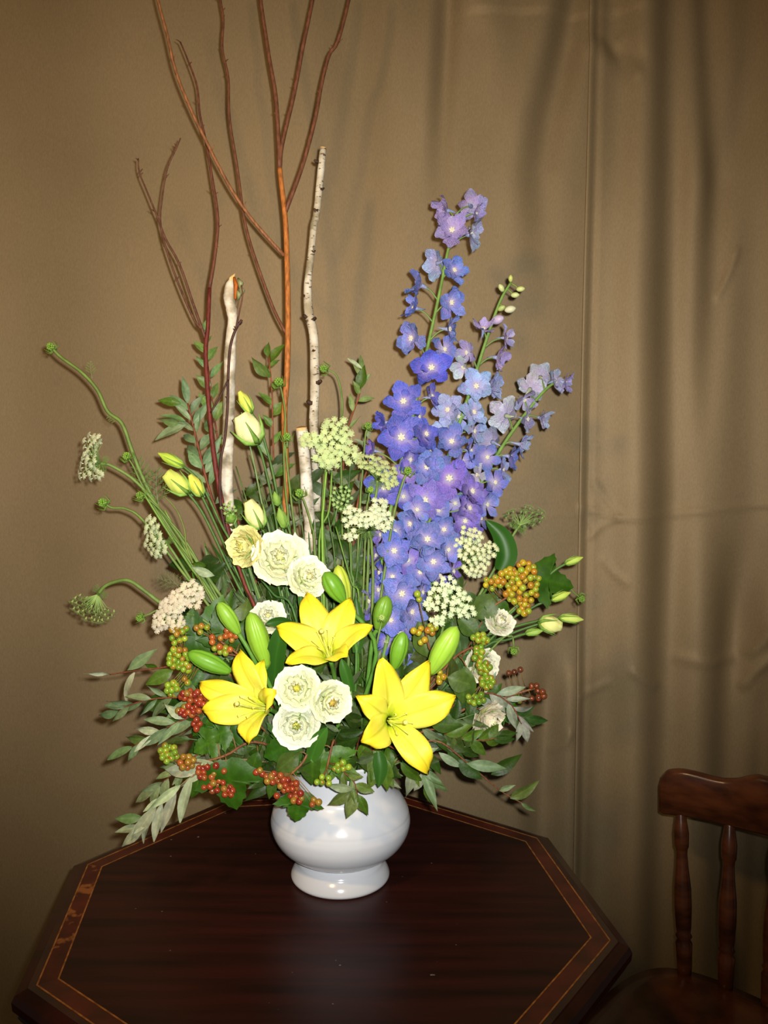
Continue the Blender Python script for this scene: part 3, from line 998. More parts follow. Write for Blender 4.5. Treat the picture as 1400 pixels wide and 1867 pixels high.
sprig('narrow leaved sprig ending above the pale hanging sprig on the left', [(380, 1370, 1.28), (320, 1408, 1.28), (280, 1440, 1.28)], 66, 8, 'silver', rgb(130, 150, 108), WD, spread=34)
# low front, over the vase
sprig('green sprig hanging over the front of the white vase', [(610, 1375, 1.27), (625, 1405, 1.245), (645, 1425, 1.235), (652, 1450, 1.235)], 46, 7, ['green', 'green', 'silver'], rgb(96, 120, 66), WD, lv=[(652, 1448, 673, 1490, 1.235, 'green'), (648, 1448, 632, 1494, 1.235, 'green'), (640, 1440, 598, 1478, 1.235, 'green'), (648, 1440, 590, 1432, 1.23, 'silver')])
sprig('sprig of mixed green and silver leaves drooping right of the vase neck', [(690, 1355, 1.29), (735, 1375, 1.27), (765, 1400, 1.265), (778, 1425, 1.265)], 62, 8, ['green', 'silver'], None, WD, lv=[(748, 1392, 757, 1464, 1.262, 'silver'), (770, 1400, 797, 1475, 1.26, 'silver'), (700, 1385, 715, 1440, 1.275, 'green'), (730, 1390, 770, 1434, 1.255, 'green')])
sprig('dark green sprig hanging at the neck of the vase under the right lily', [(660, 1340, 1.28), (680, 1370, 1.27), (690, 1400, 1.265)], 52, 7, 'green', None, WD, lv=[(690, 1395, 672, 1440, 1.262, 'green'), (700, 1380, 706, 1446, 1.262, 'green')])
sprig('long woody sprig stretching to the lower right over the drape', [(790, 1350, 1.34), (845, 1385, 1.35), (910, 1440, 1.36), (962, 1470, 1.36)], 48, 0, 'green', None, rgb(132, 84, 56), tip=False, lv=[(850, 1392, 925, 1402, 1.35, 'silver'), (895, 1412, 952, 1380, 1.36, 'green'), (910, 1442, 938, 1432, 1.355, 'silver'), (930, 1455, 986, 1432, 1.355, 'green'), (950, 1464, 976, 1482, 1.355, 'silver'), (800, 1372, 845, 1408, 1.345, 'silver'), (835, 1385, 880, 1423, 1.355, 'green')])
sprig('silver sprig beside the drooping white bloom at the far right', [(850, 1275, 1.40), (900, 1265, 1.40), (935, 1290, 1.40), (950, 1320, 1.40)], 58, 11, 'silver', rgb(146, 160, 148), WD, spread=40)
sprig('dark leaved sprig below the drooping white bloom on the right', [(780, 1330, 1.34), (830, 1345, 1.35), (880, 1350, 1.36), (905, 1345, 1.36)], 56, 9, 'green', None, WD, spread=45)
sprig('green sprig spreading right behind the yellow lily on the right', [(790, 1290, 1.38), (850, 1290, 1.40), (920, 1300, 1.42), (960, 1310, 1.42)], 60, 9, ['green', 'broad'], rgb(50, 84, 42), WD)
sprig('dull green sprig right of the long lily bud', [(800, 1240, 1.40), (840, 1200, 1.42), (870, 1150, 1.44), (890, 1110, 1.45)], 66, 9, ['green', 'broad'], rgb(66, 96, 62), WD)
# upper left willow
sprig('leafy willow branch fanning out left of the dark red branch', [(405, 960, 1.49), (378, 880, 1.50), (358, 800, 1.51), (342, 735, 1.51)], 66, 16, 'silver', rgb(112, 140, 106), rgb(122, 66, 44), .2, 50, lv=[(338, 775, 276, 797, 1.50, 'silver'), (338, 768, 292, 750, 1.50, 'silver'), (335, 775, 285, 770, 1.50, 'silver'), (330, 735, 285, 728, 1.50, 'green')], r=3.0)
sprig('upright willow branch with small leaves behind the dark red branch', [(420, 900, 1.52), (395, 790, 1.53), (382, 690, 1.54), (372, 615, 1.54)], 48, 13, ['silver', 'green'], rgb(104, 136, 84), rgb(122, 66, 44), .15, 42, r=2.2)
sprig('small leaved branch standing between the white sticks', [(505, 920, 1.52), (498, 820, 1.53), (496, 720, 1.53), (490, 650, 1.54)], 44, 9, ['green', 'green', 'silver'], rgb(92, 128, 62), rgb(140, 80, 50), .2, 46, lv=[(490, 688, 455, 652, 1.53, 'green'), (494, 660, 512, 620, 1.53, 'green')], r=2.2)
sprig('curling leafy tip right of the tallest birch stick', [(625, 880, 1.53), (632, 790, 1.54), (655, 720, 1.55), (660, 675, 1.55)], 42, 8, ['silver', 'green'], rgb(116, 138, 88), rgb(136, 74, 44), .2, 44, lv=[(660, 672, 632, 655, 1.545, 'silver'), (655, 710, 664, 664, 1.548, 'green')], r=2.0)
sprig('thin sprig with a few leaves left of the blue delphiniums', [(650, 930, 1.52), (668, 860, 1.53), (672, 800, 1.54)], 40, 6, 'silver', rgb(120, 140, 110), rgb(136, 74, 44))

# filling foliage deep in the arrangement
FILL = [(470, 860, 1.50), (440, 900, 1.48), (540, 880, 1.51), (610, 870, 1.52), (640, 930, 1.50), (680, 960, 1.50), (590, 960, 1.50), (530, 970, 1.48), (480, 960, 1.46), (430, 1010, 1.45), (390, 1000, 1.44), (370, 1050, 1.42), (400, 1080, 1.42),
        (450, 1090, 1.40), (520, 1070, 1.42), (620, 1040, 1.46), (660, 1050, 1.46), (690, 1100, 1.46), (350, 1120, 1.42), (420, 1130, 1.38), (360, 1190, 1.38), (430, 1180, 1.36), (520, 1190, 1.36), (660, 1180, 1.40), (700, 1240, 1.36), (760, 1180, 1.42),
        (800, 1180, 1.44), (840, 1160, 1.45), (850, 1060, 1.50), (870, 1110, 1.46), (830, 1240, 1.40), (640, 1240, 1.32), (620, 1330, 1.28), (660, 1310, 1.28), (500, 1300, 1.30), (470, 1340, 1.28), (400, 1340, 1.28), (350, 1320, 1.30), (440, 1390, 1.27),
        (520, 1380, 1.28), (570, 1390, 1.26), (720, 1340, 1.30), (800, 1310, 1.32), (860, 1360, 1.36), (380, 1250, 1.34), (590, 1400, 1.26), (650, 1390, 1.26), (480, 1420, 1.26), (330, 1290, 1.32), (900, 1280, 1.42), (640, 1140, 1.42), (560, 1130, 1.42), (470, 1060, 1.42), (580, 1010, 1.46), (640, 1000, 1.47), (500, 1020, 1.47), (740, 1230, 1.40), (780, 1290, 1.36), (455, 830, 1.52), (480, 790, 1.53), (545, 830, 1.53), (600, 820, 1.54), (640, 800, 1.54), (660, 860, 1.53), (520, 850, 1.53), (430, 850, 1.53), (300, 1260, 1.34), (330, 1345, 1.29), (380, 1385, 1.27), (450, 1360, 1.27), (360, 1400, 1.265), (700, 1400, 1.28), (830, 1330, 1.35), (870, 1300, 1.38), (350, 1010, 1.44)]
random.seed(21)
for (a, b, y) in FILL:
    end = P(a, b, y)
    base = mouth(end)
    q = base.lerp(end, .55) + Vector((random.uniform(-.01, .01), .01, .015))
    hi = b < 1000
    kd = ['silver', 'silver', 'green'] if hi else ['green', 'silver', 'green', 'broad']
    k = mpp(end)
    t = thing('filler_sprig', beside('short leafy sprig filling the gap', a, b), 'foliage', base, 'filler foliage between the flowers')
    tube('twig', t, [base, q, end], 2.4 * k, 1.0 * k, M_STEM, jit(rgb(84, 112, 56), .2), 5, 4)
    path = crom([base, q, end], 8)
    d0 = (end - base).normalized()
    for i in range(7 if hi else 8):
        f = .45 + .55 * i / 7
        idx = min(len(path) - 2, int(f * (len(path) - 1)))
        side = d0.cross(VIEW)
        side = side.normalized() * (1 if i % 2 else -1) if side.length > 1e-4 else Vector((1, 0, 0))
        ld = d0 * random.uniform(.3, .9) + side * random.uniform(.4, 1) + Vector((0, random.uniform(-.5, .1), random.uniform(-.3, .3)))
        kk_ = random.choice(kd)
        add_leaf(t, path[idx], ld, random.uniform(40, 68) * k, kk_, None, jit(random.choice([rgb(86, 104, 74), rgb(70, 92, 54), rgb(112, 126, 98)] if kk_ == 'silver' else [rgb(44, 70, 26), rgb(54, 84, 30), rgb(64, 82, 42)]), .2))  # leaf colours darkened to paint in the shade deep between the flowers

# tall broad leaf straps of the lily stems
def strap_leaf(label, pts, width, col):
    W_ = pix(pts)
    k = mpp(W_[0])
    path = crom(W_, 5)
    n = len(path) - 1
    V, rib = [], []
    for u in (-1, -.5, 0, .5, 1):
        for j, p in enumerate(path):
            t_ = j / n
            d = (path[min(j + 1, n)] - path[max(j - 1, 0)]).normalized()
            s_ = d.cross(VIEW).normalized()
            wv = width * .5 * k * math.sin(math.pi * (0.12 + .88 * t_) ** .9) ** .7
            V.append(p + s_ * (u * wv) - VIEW * (abs(u) * wv * .55))
            rib.append(abs(u))
    t = thing('lily_leaf', label, 'leaf', W_[0], 'long lily leaves')
    inv = WM[t].inverted()
    obj('blade', mk('blade', [inv @ q for q in V], gridf(4, n), M_LEAF, True, {'rib': rib}), t, color=col)
    m_ = mouth(W_[0])
    tube('stalk', t, [W_[0], W_[0].lerp(m_, .5), m_], 2.5 * k, 2.5 * k, M_STEM, rgb(80, 120, 50), 6, 3)
strap_leaf('dark upright lily leaf between the left lily and the top lily', [(500, 1250, 1.29), (503, 1200, 1.27), (510, 1160, 1.26), (512, 1140, 1.26)], 34, rgb(46, 92, 34))
strap_leaf('dark leaf arching over the small white bloom left of the top lily', [(545, 1150, 1.29), (520, 1135, 1.275), (500, 1134, 1.265), (484, 1138, 1.26)], 20, rgb(44, 86, 34))
strap_leaf('slim leaf standing behind the top lily on its left', [(550, 1110, 1.33), (549, 1085, 1.33), (552, 1070, 1.33)], 12, rgb(60, 104, 44))
strap_leaf('green leaf rising right of the top lily', [(650, 1190, 1.33), (655, 1140, 1.34), (648, 1085, 1.35)], 24, rgb(54, 96, 38))
strap_leaf('dark leaf beneath the top lily on the right', [(640, 1260, 1.28), (630, 1225, 1.27), (622, 1200, 1.27)], 22, rgb(60, 108, 44))
strap_leaf('green leaf pointing up between the two white blooms and the vase', [(567, 1385, 1.245), (580, 1350, 1.235), (597, 1325, 1.23)], 30, rgb(62, 112, 44))
strap_leaf('dark leaf dangling under the right lily', [(690, 1370, 1.26), (694, 1400, 1.255), (690, 1436, 1.255)], 26, rgb(46, 90, 36))
strap_leaf('broad dark green leaf standing behind the white lace flower on the right', [(912, 1040, 1.47), (922, 1010, 1.47), (912, 975, 1.475), (885, 948, 1.48)], 40, rgb(44, 92, 32))

# ------------------------------------------------------------------ delphiniums
def petal_mesh(name, m, w, cup, ruf, seed, nu=4, nv=5):
    """broad rounded petal, unit length along +Y, facing +Z"""
    rd = random.Random(seed)
    ph = rd.uniform(0, 6)
    V, g = [], []
    for i in range(nu + 1):
        u = 2 * i / nu - 1
        for j in range(nv + 1):
            t_ = j / nv
            ww = w * .5 * (0.16 + .84 * math.sin(math.pi * .5 * min(1, t_ * 1.35)) ** 1.2)
            if t_ > .74:
                ww *= math.sqrt(max(0.0, 1 - ((t_ - .74) / .30) ** 2)) * .75 + .25
            x = u * ww
            y = t_ * (1 - .16 * u * u * t_)
            z = cup * t_ * t_ + .22 * x * x / max(w, .1) + ruf * t_ * math.sin(3.2 * u + ph + 4 * t_) * (abs(u) + .3)
            V.append((x, y, z))
            g.append(t_)
    return mk(name, V, gridf(nu, nv), m, True, {'g': g})
DP = [petal_mesh('petal', M_DELPH, w_, c_, .11, k) for k, (w_, c_) in enumerate(((.82, .12), (.74, .22), (.88, .02), (.66, .28), (.78, -.08), (.70, .36)))]
# white bee at the heart of a floret
geo = []
for k in range(6):
    a = k * math.pi / 3
    d = Vector((math.cos(a), math.sin(a), 0))
    geo.append(tubeg([Vector((0, 0, 0)), d * .09 + Vector((0, 0, .12)), d * .17 + Vector((0, 0, .17))], [.06, .07, .02], 5))
for k in range(5):
    a = k * 1.3
    geo.append(tubeg([Vector((0, 0, 0)), Vector((.04 * math.cos(a), .04 * math.sin(a), .22))], [.02, .02], 4))
EYE = mk('eye', *join(geo), M_LACE)
# spur and calyx behind a floret, with its little stalk end
SPUR = mk('floret', *join([tubeg([Vector((0, 0, .03)), Vector((0, 0, -.10)), Vector((0, .06, -.34)), Vector((0, .16, -.62))], [.14, .12, .07, .02], 7)]), M_BUD)

FACE = {'F': (0, -1, .12), 'L': (-.85, -.5, .1), 'R': (.85, -.5, .1), 'l': (-.5, -.85, .1), 'r': (.5, -.85, .1), 'B': (.25, .8, .35), 'b': (-.4, .75, .3), 'U': (-.15, -.45, .9), 'D': (.3, -.7, -.6), 'S': (.86, -.34, -.15), 'W': (-.86, -.30, .1), 'd': (-.4, -.7, -.5), 'u': (.3, -.5, .8)}
DC = {'deep': rgb(86, 100, 216), 'vio': rgb(130, 114, 210), 'blue': rgb(116, 136, 218), 'pale': rgb(164, 186, 234), 'lil': rgb(170, 160, 216), 'wht': rgb(206, 214, 228), 'gry': rgb(172, 184, 214)}

def floret(root, px, py, size, face, col, y, stem_path, parent=None):
    dv = Vector(FACE[face]) + Vector((random.uniform(-.18, .18), random.uniform(-.1, .1), random.uniform(-.18, .18)))
    dv.normalize()
    p = P(px, py, y)
    R_ = size * (.66 if face in 'SWBb' else .58) * mpp(p)
    cupx = .30 if face in 'SWBbUDd' else .0
    c0 = jit(DC[col], .12)
    lt_ = random.uniform(0, .12)
    c0 = tuple(v + (q - v) * lt_ for v, q in zip(c0[:3], (.55, .55, .85))) + (1.0,)
    M = frame(p, None, dv, R_) @ Matrix.Rotation(random.uniform(0, 6.28), 4, 'Z')
    f = obj('floret', SPUR, root, M, color=rgb(140, 150, 190) if col != 'wht' else rgb(170, 180, 150))
    for k in range(5):
        pm = M @ Matrix.Rotation(k * 2 * math.pi / 5 + random.uniform(-.12, .12), 4, 'Z') @ Matrix.Translation((0, .05, .01 * (k % 2))) @ Matrix.Rotation(cupx + random.uniform(-.15, .42), 4, 'X') @ Matrix.Scale(random.uniform(.9, 1.05), 4)
        obj('petal', random.choice(DP), f, pm, color=jit(c0, .18))
    if size >= 50 or face in 'SWBb':
        for k in range(5):
            pm = M @ Matrix.Rotation((k + .5) * 2 * math.pi / 5 + random.uniform(-.2, .2), 4, 'Z') @ Matrix.Translation((0, .03, .07)) @ Matrix.Rotation(random.uniform(.15, .4), 4, 'X') @ Matrix.Scale(random.uniform(.55, .74), 4)
            obj('petal', random.choice(DP), f, pm, color=jit(tuple(min(1, v * 1.12 + .02) for v in c0), .15))
    obj('eye', EYE, f, M @ Matrix.Translation((0, 0, .04)) @ Matrix.Scale(.95, 4), color=rgb(216, 210, 188))
    # pedicel to the nearest point lower on the stem
    low = [q for q in stem_path if q.z < p.z + .002] or stem_path[:2]
    q = min(low, key=lambda s: (s - p).length + abs(s.z - (p.z - .03)) * .7)
    k_ = mpp(p)
    a = p - dv * R_ * .12
    tube('pedicel', root, [q, q.lerp(a, .5) + Vector((0, 0, .004)), a], 1.7 * k_, 1.3 * k_, M_STEM, rgb(112, 142, 74), 5, 3, f)

def delph(label, stem, florets, buds=(), tip_r=2.2):
    W_ = pix(stem)
    t = thing('delphinium_spike', label, 'delphinium', mouth(W_[0]), 'blue delphinium spikes')
    full = [WM[t].translation.copy()] + W_
    k = mpp(W_[-1])
    tube('stem', t, full, 5 * k, tip_r * k, M_STEM, rgb(110, 146, 66), 8, 6)
    path = crom(W_, 12)
    for (px, py, s, fc, col) in florets:
        yy = min(path, key=lambda q: abs(q.z - P(px, py, q.y).z)).y
        off = {'B': .02, 'b': .02}.get(fc, -.018 if s > 50 else -.004)
        floret(t, px, py, s, fc, col, yy + off + random.uniform(-.008, .008), path)
    for (px, py, r_, col) in buds:
        q = min(path, key=lambda s: (s - P(px, py, s.y)).length)
        p = P(px, py, q.y - .005)
        d = (p - q)
        d = (d.normalized() if d.length > 1e-5 else Vector((0, 0, 1))) + Vector((0, 0, .6))
        kk = mpp(p) * r_
        prof = smoothprof([(.15, -1.3), (.6, -.9), (.85, -.1), (.7, .7), (.2, 1.3)], 3)
        me = mk('flower_bud', *lathe(prof, 10), M_BUD)
        b_ = obj('flower_bud', me, t, frame(p, None, d, kk), color=col)
        tube('pedicel', t, [q, q.lerp(p, .6), p - d.normalized() * kk], 1.4 * kk / r_, 1.1 * kk / r_, M_STEM, rgb(120, 150, 70), 5, 2, b_)
random.seed(5)
delph('tallest delphinium spike, deep blue low down and lilac at the top',
      [(672, 1180, 1.46), (692, 1040, 1.48), (718, 900, 1.49), (752, 760, 1.50), (778, 640, 1.51), (800, 540, 1.515), (818, 450, 1.52), (832, 390, 1.52)],
      [(815, 384, 48, 'W', 'lil'), (858, 376, 50, 'B', 'lil'), (866, 388, 34, 'S', 'lil'), (824, 421, 62, 'F', 'lil'), (856, 428, 52, 'S', 'gry'), (797, 480, 48, 'b', 'pale'), (827, 494, 50, 'r', 'blue'), (769, 521, 50, 'W', 'blue'), (821, 552, 56, 'r', 'blue'),
       (758, 562, 48, 'W', 'blue'), (816, 600, 46, 'S', 'blue'), (752, 617, 60, 'l', 'blue'), (809, 637, 48, 'r', 'blue'), (787, 672, 68, 'F', 'deep'), (736, 733, 68, 'F', 'deep'), (785, 724, 48, 'R', 'deep'), (731, 798, 80, 'F', 'deep'),
       (775, 792, 52, 'r', 'deep'), (702, 770, 40, 'W', 'deep'), (683, 822, 36, 'W', 'vio'), (700, 890, 62, 'F', 'deep'), (690, 850, 40, 'L', 'vio'), (746, 838, 46, 'r', 'deep'), (735, 905, 48, 'F', 'deep'), (700, 940, 44, 'L', 'vio'), (740, 862, 44, 'F', 'vio'), (762, 760, 40, 'R', 'deep')])
delph('middle delphinium spike, pale blue with green buds at its tip',
      [(712, 1180, 1.47), (745, 1040, 1.49), (790, 920, 1.50), (828, 800, 1.51), (858, 710, 1.515), (880, 640, 1.52), (900, 580, 1.52), (916, 540, 1.52), (931, 516, 1.52)],
      [(881, 602, 46, 'U', 'lil'), (920, 616, 42, 'R', 'lil'), (853, 643, 46, 'L', 'lil'), (905, 652, 46, 'S', 'lil'), (846, 668, 48, 'd', 'wht'), (868, 704, 58, 'F', 'pale'), (894, 706, 48, 'S', 'pale'), (818, 747, 56, 'l', 'pale'), (862, 752, 52, 'r', 'pale'),
       (814, 780, 50, 'F', 'pale'), (824, 806, 60, 'F', 'blue'), (862, 786, 48, 'R', 'pale'), (789, 818, 46, 'L', 'blue'), (856, 822, 44, 'R', 'blue'), (778, 852, 58, 'F', 'blue'), (819, 873, 74, 'F', 'vio'), (775, 912, 70, 'F', 'vio'), (842, 842, 46, 'r', 'blue'),
       (859, 896, 56, 'r', 'vio'), (829, 918, 46, 'F', 'blue'), (854, 927, 52, 'r', 'vio'), (847, 950, 52, 'F', 'vio'), (810, 966, 52, 'F', 'blue'), (828, 988, 48, 'r', 'vio'), (800, 930, 46, 'F', 'blue'), (836, 760, 44, 'F', 'pale'), (740, 900, 50, 'F', 'blue'), (798, 846, 50, 'F', 'blue')],
      [(931, 508, 5, rgb(190, 200, 110)), (914, 525, 6, rgb(196, 206, 140)), (949, 527, 6, rgb(196, 206, 130)), (939, 538, 6, rgb(196, 206, 140)), (914, 562, 6, rgb(170, 186, 110)), (930, 564, 8, rgb(206, 206, 170)), (907, 583, 10, rgb(186, 170, 200))])
delph('pale grey-blue delphinium spike leaning out to the right',
      [(740, 1180, 1.48), (790, 1060, 1.50), (840, 950, 1.51), (885, 865, 1.52), (925, 800, 1.53), (965, 745, 1.54), (995, 710, 1.545), (1015, 695, 1.55)],
      [(1028, 697, 38, 'S', 'lil'), (1010, 695, 44, 'R', 'gry'), (985, 688, 48, 'B', 'wht'), (966, 710, 48, 'B', 'wht'), (955, 728, 44, 'D', 'gry'), (923, 758, 54, 'b', 'wht'), (959, 764, 46, 'R', 'gry'), (985, 762, 38, 'S', 'gry'), (898, 806, 50, 'b', 'gry'),
       (927, 832, 42, 'S', 'blue'), (947, 810, 42, 'S', 'pale'), (914, 856, 46, 'R', 'pale'), (901, 880, 48, 'r', 'blue'), (888, 834, 46, 'F', 'blue'), (886, 920, 46, 'r', 'blue'), (872, 866, 40, 'L', 'wht'), (874, 945, 46, 'R', 'blue'), (870, 905, 48, 'F', 'vio'), (855, 975, 44, 'r', 'vio')])
delph('short dense delphinium spike rising behind the yellow lilies',
      [(690, 1240, 1.42), (708, 1160, 1.43), (735, 1080, 1.44), (762, 1000, 1.45), (785, 945, 1.46)],
      [(750, 955, 54, 'l', 'blue'), (779, 983, 66, 'F', 'blue'), (718, 1005, 64, 'F', 'blue'), (790, 1024, 62, 'F', 'blue'), (816, 1002, 48, 'r', 'blue'), (688, 1013, 40, 'L', 'vio'), (694, 1044, 42, 'L', 'deep'), (732, 1082, 68, 'F', 'blue'), (676, 1096, 46, 'L', 'lil'),
       (749, 1115, 56, 'r', 'blue'), (712, 1131, 54, 'F', 'blue'), (729, 1152, 50, 'F', 'blue'), (766, 1043, 50, 'F', 'blue'), (744, 1022, 46, 'F', 'vio'), (706, 1170, 46, 'l', 'deep'), (745, 1140, 44, 'r', 'blue'), (824, 1042, 44, 'R', 'vio'), (716, 1052, 50, 'F', 'blue'), (692, 1075, 44, 'l', 'blue'), (800, 1050, 46, 'r', 'vio'), (768, 1080, 44, 'R', 'blue'), (735, 1190, 44, 'r', 'blue'), (760, 930, 46, 'F', 'blue'), (722, 968, 44, 'l', 'blue'), (690, 1130, 42, 'l', 'vio'), (696, 975, 40, 'L', 'vio')])

# ------------------------------------------------------------------ lilies
def tepal(root, B, T, A, width, bulge, seed):
    rd = random.Random(seed)
    D = T - B
    L = D.length
    c1 = B + A * (bulge * .55) + D * .22
    c2 = B + D * .68 + A * bulge
    nv, nu = 14, 8
    V, g, rb_ = [], [], []
    pts = []
    for j in range(nv + 1):
        t_ = j / nv
        s = 1 - t_
        pts.append(B * s ** 3 + c1 * (3 * s * s * t_) + c2 * (3 * s * t_ * t_) + T * t_ ** 3)
    ph = rd.uniform(0, 6)
    for i in range(nu + 1):
        u = 2 * i / nu - 1
        for j, p in enumerate(pts):
            t_ = j / nv
            d = (pts[min(j + 1, nv)] - pts[max(j - 1, 0)]).normalized()
            n_ = A - d * A.dot(d)
            n_ = n_.normalized() if n_.length > 1e-3 else d.orthogonal()
            s_ = d.cross(n_)
            wv = width * .5 * (.20 + .80 * math.sin(math.pi * min(1, .5 * t_ / .46)) ** 1.0 if t_ < .46 else math.cos(math.pi * .5 * (t_ - .46) / .56) ** .80)
            z = -(.12 * wv) * math.exp(-(u / .18) ** 2) + wv * (.42 - .75 * t_) * u * u + .004 * math.sin(9 * t_ + ph + 2 * u) * u * u
            V.append(p + s_ * (u * wv) + n_ * z)
            g.append(t_)
            rb_.append(abs(u))
    inv = WM[root].inverted()
    o = obj('petal', mk('petal', [inv @ q for q in V], gridf(nu, nv), M_LILY, True, {'g': g, 'rib': rb_}), root)
    md = o.modifiers.new('petal_thickness', 'SOLIDIFY')
    md.thickness = .0012
    return o

def lily(label, c, y, A, tips, h0, seed):
    A = Vector(A).normalized()
    B = P(c[0], c[1], y)
    t = thing('lily', label, 'lily', B, 'yellow lilies')
    k = mpp(B)
    B2 = B - A * .012
    for i, (px, py, wd, hh, bl) in enumerate(tips):
        d = (P(px, py, y) - CAM)
        num = (hh + A.dot(B)) - A.dot(CAM)
        T = CAM + d * (num / A.dot(d))
        if abs(T.y - y) > .09:
            T = P(px, py, y + math.copysign(.09, T.y - y))
        tepal(t, B2 + (T - B2).normalized() * .004, T, A, wd * .90 * k, bl, seed * 10 + i)
    X = A.orthogonal().normalized()
    Yv = A.cross(X)
    for i in range(6):
        a = i * math.pi / 3 + .3
        sd = X * math.cos(a) + Yv * math.sin(a)
        e = B2 + A * .062 + sd * .016
        s_ = tube('stamen', t, [B2 + sd * .003, B2 + A * .03 + sd * .006, e], .0011, .0008, M_STEM, rgb(232, 236, 110), 5, 3)
        tube('anther', t, [e - Yv * .002, e, e + Yv * .002], .0008, .0008, M_STEM, rgb(236, 228, 110), 5, 2, s_)
    e = B2 + A * .078 + Vector((0, 0, .004))
    ps = tube('pistil', t, [B2, B2 + A * .04, e], .0022, .0018, M_STEM, rgb(226, 234, 110), 7, 3)
    tube('stigma', t, [e - A * .002, e + A * .003], .0038, .0030, M_STEM, rgb(230, 226, 120), 9, 2, ps)
    tube('stem', t, to_vase(B2, -A * .7 + Vector((0, .3, -.4)), .25), 4.2 * k, 5 * k, M_STEM, rgb(92, 140, 50), 8, 6)
    return t
# tips: px, py, width px, height of the tip along the axis, bulge
lily('yellow lily at the top centre opening upwards', (600, 1196), 1.26, (-.12, -.72, .66), [(557, 1083, 62, .030, .030), (641, 1092, 66, .034, .028), (679, 1144, 52, .045, .036), (505, 1146, 62, .045, .036), (524, 1211, 46, .040, .034), (634, 1196, 44, .050, .030)], .03, 3)
lily('yellow lily on the left facing left above the dark lobed leaves', (481, 1291), 1.235, (-.45, -.82, .28), [(437, 1186, 58, .032, .030), (364, 1246, 56, .045, .030), (370, 1297, 62, .048, .032), (452, 1356, 50, .030, .034), (480, 1204, 40, .020, .030), (504, 1262, 46, .028, .034)], .03, 4)
lily('largest yellow lily on the right with a petal curling down', (712, 1314), 1.215, (.30, -.90, .20), [(694, 1201, 66, .036, .026), (783, 1206, 64, .030, .028), (831, 1270, 70, .046, .028), (782, 1408, 60, .030, .046), (658, 1352, 64, .034, .036), (651, 1268, 50, .020, .032)], .03, 5)

def lily_bud(label, tip, base, y, width, col, stem_pts=None):
    a, b_ = P(*tip, y - .006), P(*base, y)
    t = thing('lily_bud', label, 'lily bud', b_, 'closed lily buds')
    L = (a - b_).length
    k = mpp(a)
    d = (a - b_).normalized()
    R_ = width * .5 * k
    V, Fc = [], []
    seg, nv = 42, 16
    for j in range(nv + 1):
        t_ = j / nv
        r = R_ * np.interp(t_, [0, .06, .18, .36, .56, .75, .9, .97, 1], [.30, .46, .70, .93, 1.0, .88, .60, .34, .03])
        for q in range(seg):
            an = 2 * math.pi * q / seg
            gro = 1 - .20 * max(0, math.cos(3 * an)) ** 12 - .12 * max(0, -math.cos(3 * an)) ** 10 * (1 - t_)
            V.append((r * gro * math.cos(an), r * gro * math.sin(an), t_ * L))
    for j in range(nv):
        for q in range(seg):
            q2 = (q + 1) % seg
            Fc.append((j * seg + q, j * seg + q2, (j + 1) * seg + q2, (j + 1) * seg + q))
    Fc += [tuple(reversed(range(seg))), tuple(nv * seg + q for q in range(seg))]
    M = frame(b_, None, d) @ Matrix.Rotation(random.uniform(0, 2), 4, 'Z')
    obj('bud', mk('bud', V, Fc, M_BUD), t, M, color=col)
    st = ([b_ + d * .003] + pix(stem_pts) + [mouth(b_)]) if stem_pts else to_vase(b_ + d * .003, -d, .3)
    tube('stem', t, st, 4.2 * k, 4.2 * k, M_STEM, rgb(88, 136, 48), 8, 5)
BG = rgb(134, 180, 56)
random.seed(9)
lily_bud('slim green lily bud leaning left above the left lily', (398, 1098), (436, 1156), 1.29, 30, BG, [(462, 1200, 1.29), (490, 1260, 1.31)])
lily_bud('plump green lily bud standing directly above the left lily', (456, 1116), (487, 1216), 1.27, 40, rgb(138, 182, 52), [(492, 1250, 1.28)])
lily_bud('green lily bud lying sideways left of the left lily', (342, 1190), (420, 1225), 1.29, 34, rgb(110, 164, 44), [(450, 1232, 1.30)])
lily_bud('dark green lily bud leaning over the top lily', (592, 1043), (627, 1098), 1.30, 36, rgb(104, 156, 40))
lily_bud('yellowing lily bud behind the dark green bud over the top lily', (616, 1030), (632, 1112), 1.33, 32, rgb(176, 192, 62))
lily_bud('green lily bud standing in front of the blue delphiniums', (706, 1086), (688, 1148), 1.33, 34, rgb(112, 156, 48), [(676, 1190, 1.34)])
lily_bud('green lily bud rising just above the right lily', (736, 1152), (718, 1220), 1.29, 32, rgb(112, 164, 44))
lily_bud('large pale green lily bud pointing up right of the right lily', (833, 1142), (784, 1228), 1.26, 42, rgb(152, 196, 60))

